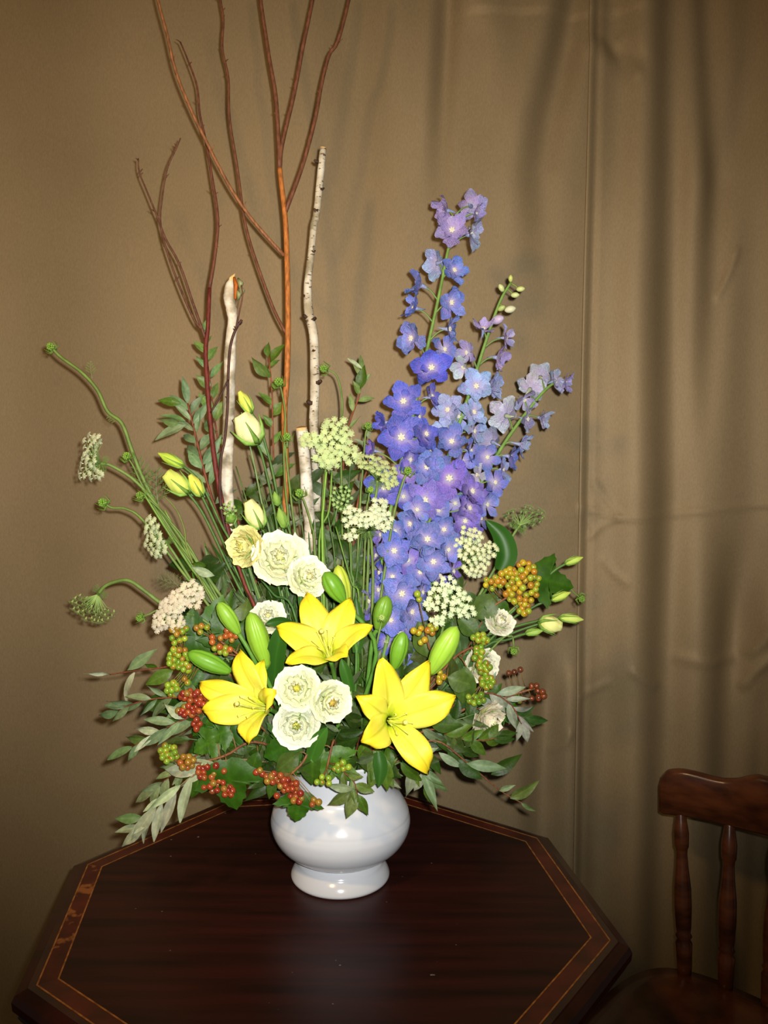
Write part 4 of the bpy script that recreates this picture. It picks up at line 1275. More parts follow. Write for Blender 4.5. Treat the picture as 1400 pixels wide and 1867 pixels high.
# ------------------------------------------------------------------ ruffled white blooms
def ruff_mesh(name, r0, r1, z0, z1, lip, arc, seed, nu=12, nv=7, ruf=.06):
    """petal of a double bloom, wrapped round the +Z axis"""
    rd = random.Random(seed)
    ph, ph2, ph3 = rd.uniform(0, 6), rd.uniform(0, 6), rd.uniform(0, 6)
    V, g = [], []
    for i in range(nu + 1):
        u = 2 * i / nu - 1
        for j in range(nv + 1):
            t_ = j / nv
            wd = arc * (.45 + .55 * math.sin(math.pi * .5 * min(1, t_ * 1.5)))
            an = u * wd
            r = r0 + (r1 - r0) * math.sin(math.pi * .5 * t_) ** .8
            z = z0 + (z1 - z0) * t_ ** 1.25 - .16 * abs(u) ** 3 * t_
            if t_ > .7:
                r += lip * ((t_ - .7) / .3) ** 2
                z -= abs(lip) * .35 * ((t_ - .7) / .3) ** 2
            rr = ruf * t_ ** 3 * (.5 * math.sin(4 * u + ph) + .7 * math.sin(8 * u + ph2) + .5 * math.sin(15 * u + ph3))
            r += rr * .8
            z += rr * .9 + .04 * t_ * math.sin(3 * u + ph2)
            V.append((r * math.sin(an), r * math.cos(an), z))
            g.append(t_)
    return mk(name, V, gridf(nu, nv), M_ROSE, True, {'g': g})
RO = [ruff_mesh('petal', .12, .82, -.66, -.16, .16, .85, 10 + k, ruf=.055) for k in range(4)]
RM = [ruff_mesh('petal', .10, .68, -.58, .06, .10, .80, 20 + k, ruf=.07) for k in range(4)]
RN = [ruff_mesh('petal', .08, .50, -.5, .20, .02, .85, 25 + k, ruf=.09) for k in range(4)]
RI = [ruff_mesh('petal', .06, .34, -.45, .26, -.10, .95, 30 + k, ruf=.09) for k in range(4)]
RC = [ruff_mesh('petal', .03, .17, -.35, .22, -.05, 1.0, 40 + k, ruf=.08) for k in range(3)]

def bloom(label, px, py, y, size, face, col=rgb(250, 250, 226), open_=1.0, inner=rgb(248, 246, 190), cal=None, group='white ruffled blooms', stem=None):
    dv = Vector(face).normalized()
    p = P(px, py, y)
    R_ = size * .5 * mpp(p)
    t = thing('white_lisianthus', label, 'flower', p - dv * R_ * .6, group)
    M = frame(p, None, dv, R_)
    def put(ms, n, off, sc, c, tilt):
        for k in range(n):
            pm = M @ Matrix.Rotation(off + k * 2 * math.pi / n + random.uniform(-.22, .22), 4, 'Z') @ Matrix.Rotation(tilt + random.uniform(-.16, .16), 4, 'X') @ Matrix.Diagonal((sc * open_, sc * open_, sc * (1.0 if open_ > .8 else 1.25), 1))
            obj('petal', random.choice(ms), t, pm, color=jit(c, .03))
    put(RO, 6, random.uniform(0, 2), 1.04, col, 0)
    put(RM, 6, random.uniform(0, 2), 1.0, col, 0)
    put(RN, 5, random.uniform(0, 2), 1.0, col, 0)
    put(RI, 4, random.uniform(0, 2), 1.0, col, 0)
    put(RC, 4, random.uniform(0, 2), 1.0, inner, 0)
    geo = []
    for k in range(5):
        a = k * 2 * math.pi / 5
        d = Vector((math.cos(a), math.sin(a), 0))
        geo.append(tubeg([Vector((0, 0, -.72)), d * .22 * open_ + Vector((0, 0, -.58)), d * .42 * open_ + Vector((0, 0, -.30)), d * .6 * open_ + Vector((0, 0, -.05))], [.10, .07, .035, .01], 5))
    obj('calyx', mk('calyx', *join(geo), M_STEM), t, M, color=rgb(108, 146, 62))
    k = mpp(p)
    b0 = p - dv * R_ * .68
    tube('stem', t, ([b0] + pix(stem) + [mouth(b0)]) if stem else to_vase(b0, -dv * .8 + Vector((0, .2, -.5)), .3), 2.6 * k, 2.8 * k, M_STEM, rgb(72, 106, 48), 6, 5)
    return t
random.seed(12)
CR = rgb(237, 240, 203)
YL = rgb(230, 226, 150)
bloom('largest white ruffled bloom in the upper cluster', 511, 1014, 1.33, 102, (.10, -.9, .30), CR)
bloom('creamy yellow half open bloom left of the largest white bloom', 441, 996, 1.335, 84, (-.45, -.8, .1), YL, .9, rgb(232, 224, 120))
bloom('white ruffled bloom touching the green buds over the top lily', 564, 1050, 1.32, 78, (.35, -.85, .35), CR)
bloom('small white bloom half hidden behind the upright green lily bud', 489, 1122, 1.33, 68, (.2, -.8, .5), rgb(230, 233, 208), .95)
bloom('round white bloom directly under the top lily', 541, 1255, 1.225, 84, (0, -.93, .32), CR, 1, rgb(232, 226, 110))
bloom('lowest white bloom just above the vase rim', 540, 1324, 1.225, 84, (0, -.98, .12), rgb(234, 238, 212), 1, rgb(214, 216, 110))
bloom('white bloom facing right beside the left petals of the right lily', 606, 1281, 1.225, 78, (.42, -.9, .10), CR, 1, rgb(216, 190, 90))
bloom('small white bloom below the orange berries on the right', 914, 1130, 1.43, 62, (.25, -.8, .55), rgb(232, 230, 206), .9)
bloom('white bloom partly covered by green berries on the right', 884, 1214, 1.42, 70, (.35, -.9, .1), rgb(232, 230, 202), 1)
bloom('drooping cream bloom at the lower right beside the silver sprig', 897, 1316, 1.38, 74, (.55, -.75, -.25), rgb(232, 224, 196), .95)

def closed_bud(label, tip, base, y, width, col, sepal=rgb(120, 158, 66), stem=None, opening=.25, cat='flower bud', twist=1.6, group='lisianthus buds'):
    """a furled bud: spirally folded petals in a narrow calyx"""
    a, b_ = P(*tip, y - .006), P(*base, y)
    d = (a - b_).normalized()
    L = (a - b_).length
    k = mpp(a)
    R_ = width * .5 * k
    t = thing('lisianthus_bud', label, cat, b_, group)
    V, Fc, g = [], [], []
    seg, nv = 25, 12
    for j in range(nv + 1):
        t_ = j / nv
        r = R_ * np.interp(t_, [0, .08, .25, .5, .72, .88, 1], [.25, .5, .88, 1.0, .88, .35 + .75 * opening, .08 + 1.2 * opening])
        for q in range(seg):
            an = 2 * math.pi * q / seg
            fo = 1 - .16 * (((q / seg * 5 + .0) % 1.0)) * (.4 + .6 * t_)
            V.append((r * fo * math.cos(an + twist * t_), r * fo * math.sin(an + twist * t_), L * (t_ + (.06 * opening * math.sin(5 * an) if j == nv else 0))))
            g.append(.3 + .7 * t_)
    for j in range(nv):
        for q in range(seg):
            q2 = (q + 1) % seg
            Fc.append((j * seg + q, j * seg + q2, (j + 1) * seg + q2, (j + 1) * seg + q))
    Fc += [tuple(reversed(range(seg))), tuple(nv * seg + q for q in range(seg))]
    M = frame(b_, None, d)
    obj('furled_petals', mk('furled_petals', V, Fc, M_ROSE, True, {'g': g}), t, M, color=col)
    geo = []
    for q in range(5):
        an = q * 2 * math.pi / 5
        e = Vector((math.cos(an), math.sin(an), 0))
        geo.append(tubeg([Vector((0, 0, -.02 * L)), e * R_ * .75 + Vector((0, 0, .14 * L)), e * R_ * 1.04 + Vector((0, 0, .42 * L)), e * R_ * 1.25 + Vector((0, 0, .74 * L))], [R_ * .28, R_ * .2, R_ * .11, R_ * .03], 5))
    obj('calyx', mk('calyx', *join(geo), M_STEM), t, M, color=sepal)
    tube('stem', t, ([b_ + d * .002] + pix(stem) + [mouth(b_)]) if stem else to_vase(b_, -d, .3), 2.3 * k, 2.6 * k, M_STEM, rgb(76, 112, 48), 6, 5)
    return t
random.seed(13)
PY = rgb(226, 228, 130)
GY = rgb(180, 200, 84)
closed_bud('pale yellow half open bud beside the peeling birch stick', (438, 758), (468, 806), 1.44, 50, rgb(238, 240, 172), stem=[(480, 840, 1.45), (500, 930, 1.45), (525, 1080, 1.43)], opening=.5)
closed_bud('small green-yellow bud above the pale half open bud', (436, 714), (458, 752), 1.44, 22, rgb(206, 216, 92), stem=[(478, 790, 1.45), (505, 900, 1.45), (530, 1080, 1.43)])
closed_bud('smooth cream bud standing over the upper white blooms', (452, 914), (476, 962), 1.40, 36, rgb(236, 236, 160), stem=[(488, 990, 1.40), (520, 1120, 1.40)], opening=.4)
closed_bud('half open yellow-green bud on the left with frayed tip', (303, 864), (343, 898), 1.43, 36, rgb(206, 220, 104), stem=[(372, 940, 1.43), (420, 1040, 1.42), (490, 1180, 1.40)], opening=.5)
closed_bud('yellow-green bud tucked right of the frayed left bud', (346, 866), (368, 904), 1.435, 24, rgb(214, 216, 90), stem=[(390, 950, 1.435), (430, 1040, 1.42), (500, 1190, 1.40)])
closed_bud('slim pointed green bud above the frayed left bud', (288, 826), (335, 850), 1.44, 19, rgb(178, 206, 70), stem=[(365, 880, 1.44), (400, 950, 1.44), (450, 1060, 1.42)], opening=.05)
closed_bud('green bud between the sticks above the white blooms', (508, 926), (520, 962), 1.43, 20, rgb(136, 170, 74), stem=[(535, 1000, 1.43)], opening=.05)
closed_bud('tiny green bud above the bud between the sticks', (500, 896), (507, 922), 1.435, 14, rgb(130, 166, 70), stem=[(520, 960, 1.44)], opening=.03)
closed_bud('plump pale bud pointing right below the orange berries', (1024, 1142), (984, 1136), 1.44, 34, rgb(222, 226, 140), stem=[(940, 1152, 1.44), (880, 1180, 1.44), (800, 1230, 1.43)], opening=.35)
closed_bud('slim green bud at the far right tip beside the plump pale bud', (1064, 1130), (1020, 1126), 1.44, 17, rgb(190, 210, 100), stem=[(980, 1132, 1.445), (920, 1150, 1.44), (850, 1190, 1.44)], opening=.03)
closed_bud('slim green bud pointing right above the lobed leaf', (1063, 1016), (1030, 1028), 1.45, 14, rgb(176, 200, 84), stem=[(1005, 1045, 1.455), (950, 1100, 1.45), (860, 1190, 1.44)], opening=.03)
closed_bud('slim green bud peeking out under the lobed leaf on the right', (1040, 1080), (1005, 1094), 1.44, 16, rgb(184, 206, 84), stem=[(970, 1108, 1.445), (900, 1160, 1.44)], opening=.03)
closed_bud('narrow green bud lying below the plump pale bud', (990, 1150), (958, 1155), 1.435, 14, rgb(150, 186, 84), stem=[(930, 1165, 1.44), (860, 1200, 1.43)], opening=.03)
closed_bud('green seed-like bud beside the small green lace head on the left', (412, 950), (428, 938), 1.42, 22, rgb(120, 160, 60), stem=[(440, 990, 1.42), (470, 1090, 1.41)], opening=.03)

# ------------------------------------------------------------------ white lace umbels
def umbellet_mesh(seed, n, spread, open_):
    n = int(n * 1.5)
    rd = random.Random(seed)
    geo = []
    for k in range(n):
        r = math.sqrt((k + .5) / n)
        a = k * 2.4 + rd.uniform(-.3, .3)
        c = Vector((r * math.cos(a), r * math.sin(a), .30 * (1 - r * r) + rd.uniform(-.05, .05))) * spread
        s = rd.uniform(.22, .31)
        up = Vector((c.x * .5, c.y * .5, 1)).normalized()
        X = up.orthogonal().normalized()
        Yv = up.cross(X)
        V = [c + up * .02]
        Fc = []
        o_ = rd.uniform(0, 6)
        for q in range(5):
            b0 = o_ + q * 2 * math.pi / 5
            for da, rr, hh in ((-.5, .55, .04), (0, 1.0, .10 if open_ else .3), (.5, .55, .04)):
                V.append(c + (X * math.cos(b0 + da) + Yv * math.sin(b0 + da)) * (s * rr * (1 if open_ else .55)) + up * hh * s * 3)
            i = 1 + q * 3
            Fc.append((0, i, i + 1, i + 2))
        geo.append((V, Fc))
    geo.append(tubeg([Vector((0, 0, -.7)), Vector((0, 0, -.15)), Vector((0, 0, .0))], [.10, .22, spread * .75], 6))
    return mk('umbellet', *join(geo), M_LACE, False)
UO = [umbellet_mesh(50 + k, 15, .95, True) for k in range(4)]
UG = [umbellet_mesh(60 + k, 12, .75, False) for k in range(3)]

def feather(root, base, d, L, col, name='feathery_leaf', parent=None, seed=0):
    """finely divided leaf of thin branching threads"""
    rd = random.Random(seed)
    d = Vector(d).normalized()
    geo = []
    r = L * .012
    side = d.cross(VIEW).normalized()
    tip = base + d * L
    geo.append(tubeg([base, base.lerp(tip, .5) + side * L * .04, tip], [r * 1.4, r * 1.1, r * .5], 4))
    for k in range(9):
        f = .2 + .75 * k / 9
        p = base.lerp(tip, f) + side * L * .04 * math.sin(math.pi * f)
        sg = 1 if k % 2 else -1
        l2 = L * .38 * (1.1 - f) + L * .07
        e = p + (d * .7 + side * sg * .8 + VIEW * rd.uniform(-.4, .3)).normalized() * l2
        geo.append(tubeg([p, e], [r, r * .5], 4))
        for q in range(3):
            p2 = p.lerp(e, .35 + .25 * q)
            for s2 in (-1, 1):
                e2 = p2 + (d * (.8 + .4 * s2) + side * sg * (.8 - .5 * s2)).normalized() * l2 * .32
                geo.append(tubeg([p2, e2], [r * .8, r * .4], 3))
    v, f = join(geo)
    par = parent or root
    inv = WM[par].inverted()
    return obj(name, mk(name, [inv @ q for q in v], f, M_STEM, False), par, color=col)

def umbel(label, regions, apex, y, axis, col, stem, um=13, green=False, dome=.02, mind=9.0, curl=0.0, stem_r=3.0, bracts=True, group='white lace umbels'):
    """regions: ellipses (cx,cy,rx,ry,deg) in px filled with umbellets; apex: where the rays meet"""
    axis = Vector(axis).normalized()
    A_ = P(apex[0], apex[1], apex[2])
    k = mpp(A_)
    t = thing('lace_umbel', label, 'flower', A_, group)
    pts = []
    for (cx, cy, rx, ry, ang) in regions:
        ca, sa = math.cos(math.radians(ang)), math.sin(math.radians(ang))
        tries = 0
        while tries < 500:
            tries += 1
            r = math.sqrt(random.random())
            a = random.uniform(0, 6.283)
            ex, ey = r * rx * math.cos(a), r * ry * math.sin(a)
            q = (cx + ex * ca - ey * sa, cy + ex * sa + ey * ca)
            if all((q[0] - z[0]) ** 2 + (q[1] - z[1]) ** 2 > mind * mind for z in pts):
                pts.append((q[0], q[1], r))
    rays = []
    for (a, b, r) in pts:
        p = P(a, b, y - dome * (1 - r * r) + random.uniform(-.003, .003))
        # towards the axis plane
        w_ = p - A_
        dv = (axis * 1.0 - VIEW * .45 + w_.normalized() * .7 + Vector((random.uniform(-.2, .2), random.uniform(-.2, .2), random.uniform(-.2, .2)))).normalized()
        sc = um * .52 * k * random.uniform(.85, 1.15)
        M = frame(p, None, dv, sc) @ Matrix.Rotation(random.uniform(0, 6), 4, 'Z')
        obj('umbellet', random.choice(UG if green else UO), t, M, color=jit(col, .08))
        rays.append(tubeg([A_, A_.lerp(p, .55) + axis * .004, p - dv * sc * .6], [.9 * k, .7 * k, .5 * k], 4))
    v, f = join(rays)
    inv = WM[t].inverted()
    obj('ray_stalks', mk('ray_stalks', [inv @ q for q in v], f, M_STEM), t, color=rgb(132, 160, 86))
    W_ = [A_] + pix(stem)
    W_.append(mouth(W_[-1]))
    tube('stem', t, W_, stem_r * .8 * k, stem_r * k, M_STEM, rgb(106, 132, 62), 7, 5)
    if bracts:
        d0 = (W_[1] - W_[0]).normalized()
        for q in range(6):
            an = q * 1.047
            X = d0.orthogonal().normalized()
            e = (X * math.cos(an) + d0.cross(X) * math.sin(an)) * .8 + d0 * .5
            feather(t, A_, e, 20 * k, rgb(98, 130, 58), 'bract', seed=q)
    return t
random.seed(31)
LW = rgb(206, 214, 174)
LG = rgb(196, 214, 150)
umbel('large greenish white lace flower right of the shortest birch stick', [(612, 795, 28, 34, 0), (572, 804, 22, 14, 0), (598, 835, 26, 16, 15), (640, 830, 18, 14, 0)], (605, 815, 1.47), 1.44, (0, -1, .2), rgb(190, 206, 142), [(592, 870, 1.48), (590, 1000, 1.46)], 13)
umbel('lace flower seen edge on against the deep blue delphinium', [(668, 842, 18, 12, 10), (690, 850, 20, 14, 25), (710, 868, 14, 22, -10)], (688, 876, 1.44), 1.425, (.3, -.5, .8), rgb(188, 198, 136), [(686, 900, 1.45), (672, 1000, 1.45)], 11, dome=.012, mind=7)
umbel('white lace flower with three arms left of the delphiniums', [(690, 922, 12, 16, 30), (668, 948, 36, 13, -5), (640, 940, 14, 20, 30), (700, 950, 16, 18, 20), (640, 976, 12, 8, -40)], (672, 968, 1.41), 1.385, (0, -.8, .6), LW, [(678, 1000, 1.42), (678, 1120, 1.42)], 11.5, mind=7.5)
umbel('small tight green lace head beside the three armed lace flower', [(622, 908, 20, 22, 0)], (628, 920, 1.45), 1.43, (-.1, -1, .3), rgb(158, 186, 116), [(634, 960, 1.45), (640, 1060, 1.44)], 9, True, .02, 7)
umbel('airy white lace flower in front of the delphiniums on the right', [(858, 975, 22, 14, 15), (862, 1005, 36, 26, 40), (868, 1035, 22, 18, 0), (896, 1002, 10, 14, 0)], (850, 1028, 1.47), 1.445, (.1, -.9, .3), rgb(208, 214, 168), [(820, 1050, 1.46), (770, 1130, 1.44)], 9.5, mind=7.5)
umbel('open white lace flower above the large pale lily bud', [(812, 1066, 18, 14, 0), (818, 1095, 40, 26, 10), (846, 1110, 20, 14, 30), (796, 1130, 12, 10, 0), (788, 1098, 16, 14, 0)], (812, 1120, 1.38), 1.34, (.1, -.9, .4), rgb(206, 220, 172), [(800, 1170, 1.39), (760, 1250, 1.37)], 11, mind=9)
umbel('green lace flower seen from behind at the far right', [(957, 942, 36, 20, -5)], (948, 958, 1.49), 1.50, (.25, .5, .85), rgb(122, 146, 84), [(936, 975, 1.49), (900, 1040, 1.48), (830, 1160, 1.46)], 15, True, -.01, 8.5)
umbel('white lace flower in profile on the far left', [(164, 808, 13, 20, 0), (161, 838, 14, 18, 0), (158, 862, 18, 14, 0), (176, 800, 9, 9, 0), (180, 866, 7, 7, 0)], (184, 845, 1.42), 1.41, (-1, -.25, 0), LW, [(205, 850, 1.425), (250, 880, 1.43), (300, 940, 1.43), (370, 1040, 1.42), (470, 1190, 1.40)], 12, mind=8, stem_r=3.4)
umbel('small white lace flower left of the leaning green stems', [(276, 958, 14, 16, 20), (280, 985, 18, 20, 0), (288, 1002, 14, 14, 0)], (300, 985, 1.40), 1.385, (-.8, -.6, .1), rgb(196, 206, 160), [(318, 1010, 1.41), (370, 1090, 1.40), (450, 1200, 1.39)], 11, mind=7.5)
umbel('cream lace flower tilted over the left green berries', [(345, 1078, 24, 18, -10), (320, 1100, 34, 20, -45), (295, 1130, 24, 14, -50), (322, 1134, 14, 16, 0), (350, 1092, 18, 16, 0)], (340, 1118, 1.36), 1.315, (-.3, -.75, .6), rgb(208, 198, 170), [(370, 1130, 1.37), (430, 1190, 1.37)], 11.5, mind=7)
umbel('drooping greenish lace flower seen from beneath at the far left', [(145, 1102, 16, 16, 30), (168, 1120, 26, 14, 15), (195, 1122, 16, 10, -20), (178, 1130, 16, 8, 0)], (178, 1084, 1.43), 1.44, (-.15, -.2, -1), rgb(160, 176, 106), [(196, 1066, 1.43), (232, 1058, 1.43), (262, 1076, 1.43), (300, 1105, 1.43), (390, 1170, 1.41)], 15, False, -.01, 7, stem_r=4.0)
umbel('tiny green lace head in front of the peeling birch stick', [(417, 928, 15, 13, 0)], (424, 940, 1.42), 1.405, (-.2, -1, .3), rgb(150, 182, 104), [(436, 980, 1.42), (470, 1080, 1.41)], 8, True, .015, 6.5)

# closed lace heads: a knob of florets in a whorl of thread-like bracts
KN = []
for s in range(2):
    rd = random.Random(80 + s)
    geo = []
    for k in range(26):
        z = 1 - 2 * (k + .5) / 26
        r = math.sqrt(1 - z * z)
        a = k * 2.4
        c = Vector((r * math.cos(a), r * math.sin(a), z)) * .72
        geo.append(tubeg([c * .5, c, c * 1.18], [.20, .24, .08], 5))
    KN.append(mk('knob', *join(geo), M_BUD))
def lace_bud(label, px, py, y, r, stem, face=(0, 0, 1), col=rgb(118, 158, 56), stem_r=1.8):
    p = P(px, py, y)
    k = mpp(p)
    W_ = pix(stem)
    d0 = (W_[0] - p).normalized()
    t = thing('lace_bud', label, 'flower bud', p, 'closed green lace buds')
    obj('knob', random.choice(KN), t, frame(p, None, -d0, r * k), color=jit(col, .1))
    geo = []
    for q in range(11):
        an = q * 2 * math.pi / 11 + random.uniform(-.2, .2)
        X = d0.orthogonal().normalized()
        e = X * math.cos(an) + d0.cross(X) * math.sin(an)
        a = p + d0 * r * .8 * k
        geo.append(tubeg([a, a + e * r * 1.1 * k + d0 * r * .2 * k, a + e * r * 1.5 * k - d0 * r * random.uniform(.6, 1.6) * k], [.8 * k, .7 * k, .35 * k], 4))
    v, f = join(geo)
    inv = WM[t].inverted()
    obj('bract_whorl', mk('bract_whorl', [inv @ q for q in v], f, M_STEM), t, color=rgb(104, 140, 54))
    W_ = [p + d0 * r * .6 * k] + W_
    W_.append(mouth(W_[-1]))
    tube('stem', t, W_, stem_r * .8 * k, stem_r * 1.3 * k, M_STEM, rgb(104, 130, 58), 6, 6)
    return t
random.seed(17)
b1 = lace_bud('green lace bud on the long bent stem reaching furthest left', 92, 632, 1.44, 9, [(112, 652, 1.44), (150, 680, 1.44), (178, 712, 1.44), (196, 750, 1.44), (222, 772, 1.44), (240, 820, 1.44), (258, 866, 1.44), (290, 930, 1.44), (350, 1030, 1.43), (450, 1180, 1.41)], stem_r=3.4)
feather(b1, P(168, 690, 1.44), Vector((-.1, 0, 1)), 32 * mpp(P(168, 690, 1.44)), rgb(108, 128, 66), seed=1)
feather(b1, P(220, 768, 1.44), Vector((-.9, 0, .35)), 28 * mpp(P(220, 768, 1.44)), rgb(108, 128, 66), seed=2)
feather(b1, P(270, 900, 1.44), Vector((-.25, 0, 1)), 70 * mpp(P(270, 880, 1.44)), rgb(90, 112, 54), seed=3)
feather(b1, P(290, 930, 1.44), Vector((-.05, 0, 1)), 80 * mpp(P(270, 880, 1.44)), rgb(90, 112, 54), seed=4)
b2 = lace_bud('green lace bud just left of the bent green stem', 231, 831, 1.43, 9, [(244, 852, 1.43), (262, 890, 1.435), (310, 970, 1.43), (380, 1070, 1.42)])
b3 = lace_bud('green lace bud hanging left above the small lace flower', 187, 916, 1.42, 10, [(205, 926, 1.42), (230, 928, 1.42), (262, 950, 1.42), (330, 1040, 1.41), (420, 1160, 1.40)], stem_r=2.4)
lace_bud('green lace bud against the leaning stems on the left', 255, 903, 1.425, 9, [(275, 914, 1.425), (305, 945, 1.425), (370, 1040, 1.42)])
b5 = lace_bud('green lace bud left of the cream lace flower', 254, 1127, 1.37, 8, [(272, 1120, 1.37), (300, 1115, 1.375), (380, 1160, 1.38)])
feather(b5, P(330, 1068, 1.39), Vector((-1, 0, .35)), 50 * mpp(P(300, 1050, 1.39)), rgb(96, 100, 60), seed=6)
feather(b5, P(335, 1078, 1.39), Vector((-.7, 0, .75)), 50 * mpp(P(300, 1050, 1.39)), rgb(96, 100, 60), seed=7)
lace_bud('green lace bud beside the orange branch', 508, 696, 1.47, 10, [(514, 716, 1.47), (520, 760, 1.475), (518, 850, 1.48), (530, 980, 1.46)])
lace_bud('green lace bud touching the tallest birch stick', 590, 672, 1.50, 9, [(602, 676, 1.50), (616, 690, 1.50), (624, 740, 1.51), (622, 850, 1.51)])
lace_bud('green lace bud in front of the shortest birch stick', 546, 899, 1.43, 10, [(556, 918, 1.43), (568, 960, 1.43), (575, 1020, 1.43)])
lace_bud('green lace bud left of the deep blue florets', 671, 776, 1.49, 8, [(666, 796, 1.49), (662, 850, 1.49), (655, 950, 1.48)])
lace_bud('green lace bud in front of the violet florets', 744, 858, 1.44, 9, [(734, 880, 1.44), (720, 930, 1.44), (706, 1010, 1.43), (690, 1120, 1.42)], stem_r=2.4)
lace_bud('green lace bud on the orange branch below the yellow bud', 523, 796, 1.47, 9, [(524, 815, 1.47), (526, 870, 1.47)])
lace_bud('green lace bud hanging beneath the slim buds on the right', 937, 1188, 1.43, 8, [(936, 1172, 1.43), (930, 1160, 1.435), (890, 1190, 1.43)])
lace_bud('dark green lace bud at the right tip beside the lobed leaf', 1061, 1092, 1.46, 8, [(1048, 1082, 1.46), (1020, 1060, 1.46), (960, 1090, 1.45), (880, 1170, 1.44)])
lace_bud('small knobbly green bud on the front of the green lily bud', 696, 1126, 1.31, 7, [(694, 1142, 1.315), (684, 1190, 1.32)], col=rgb(170, 196, 110))
lace_bud('light green lace bud low among the violet florets', 676, 892, 1.45, 7, [(672, 910, 1.45), (666, 980, 1.45)], col=rgb(140, 176, 60))

# bare green flower stems filling the left and middle
def green_stem(label, pts, r, col, leaves=()):
    W_ = pix(pts)
    W_.append(mouth(W_[-1]))
    k = mpp(W_[0])
    t = thing('flower_stem', label, 'stem', W_[-1], 'bare green stems')
    tube('stalk', t, W_, r * .6 * k, r * k, M_STEM, col, 6, 6)
    for (bx, by, tx, ty, y, kd) in leaves:
        a_, b_ = P(bx, by, y), P(tx, ty, y - .006)
        add_leaf(t, a_, b_ - a_, (b_ - a_).length, kd)
random.seed(19)
green_stem('thick green stem leaning left below the bent stem', [(262, 900, 1.42), (300, 960, 1.42), (345, 1030, 1.42), (400, 1110, 1.41)], 3.4, rgb(108, 144, 58))
green_stem('pale green stem leaning left behind the small lace flower', [(300, 930, 1.43), (330, 985, 1.43), (370, 1060, 1.42), (420, 1150, 1.41)], 3.0, rgb(118, 150, 66), [(376, 1032, 348, 1028, 1.41, 'green'), (392, 1050, 345, 1036, 1.40, 'silver')])
green_stem('green stem with a curled tip beside the yellow-green buds', [(300, 905, 1.42), (322, 930, 1.42), (336, 965, 1.42), (345, 1010, 1.42), (400, 1120, 1.40)], 2.0, rgb(112, 126, 56))
green_stem('long green stem rising in front of the sawn birch stick', [(595, 860, 1.45), (590, 920, 1.45), (588, 1000, 1.44)], 3.0, rgb(124, 168, 62))
green_stem('green stem parallel to the long stem by the sawn birch stick', [(605, 860, 1.46), (600, 930, 1.46), (582, 1020, 1.45)], 2.6, rgb(110, 150, 54))
green_stem('green stem crossing diagonally toward the white blooms', [(440, 752, 1.45), (462, 840, 1.45), (478, 920, 1.44), (500, 1010, 1.42)], 2.2, rgb(120, 146, 90), [(470, 800, 492, 836, 1.455, 'silver')])
green_stem('green stem below the three armed lace flower', [(640, 990, 1.43), (640, 1040, 1.43), (645, 1100, 1.42)], 2.6, rgb(100, 134, 66))
green_stem('thin green stem right of the bud over the top lily', [(612, 960, 1.42), (640, 1060, 1.41), (655, 1110, 1.40)], 2.2, rgb(96, 134, 50))
green_stem('green stem under the white blooms on the left', [(470, 1050, 1.40), (500, 1085, 1.39), (540, 1130, 1.38)], 3.0, rgb(70, 110, 48))
for k in range(12):
    a = 350 + k * 31 + random.uniform(-8, 8)
    b = random.uniform(930, 1060)
    yb_ = random.uniform(1.42, 1.49)
    green_stem(beside('thin bare green stem', a, b), [(a, b, yb_), (a + (620 - a) * .25 + random.uniform(-8, 8), b + 90, yb_ - .01), (a + (620 - a) * .5, b + 200, yb_ - .03)], random.uniform(1.6, 2.6), jit(rgb(66, 96, 40), .25), [(a + 6, b + 30, a + random.uniform(-26, 26), b - 10, yb_, 'strap')])

# ------------------------------------------------------------------ berry clusters
_v, _f = [], []
nb, sb = 8, 12
for j in range(1, nb):
    th = math.pi * j / nb
    for q in range(sb):
        an = 2 * math.pi * q / sb
        dent = .10 * math.exp(-(th / .35) ** 2)
        _v.append((math.sin(th) * math.cos(an), math.sin(th) * math.sin(an), (math.cos(th) - dent) * 1.05))
for j in range(nb - 2):
    for q in range(sb):
        q2 = (q + 1) % sb
        _f.append((j * sb + q, (j + 1) * sb + q, (j + 1) * sb + q2, j * sb + q2))
_v += [(0, 0, .90), (0, 0, -1.05)]
for q in range(sb):
    _f.append((len(_v) - 2, q, (q + 1) % sb))
    _f.append((len(_v) - 1, (nb - 2) * sb + (q + 1) % sb, (nb - 2) * sb + q))
BERRY = mk('berry', _v, _f, M_BERRY)

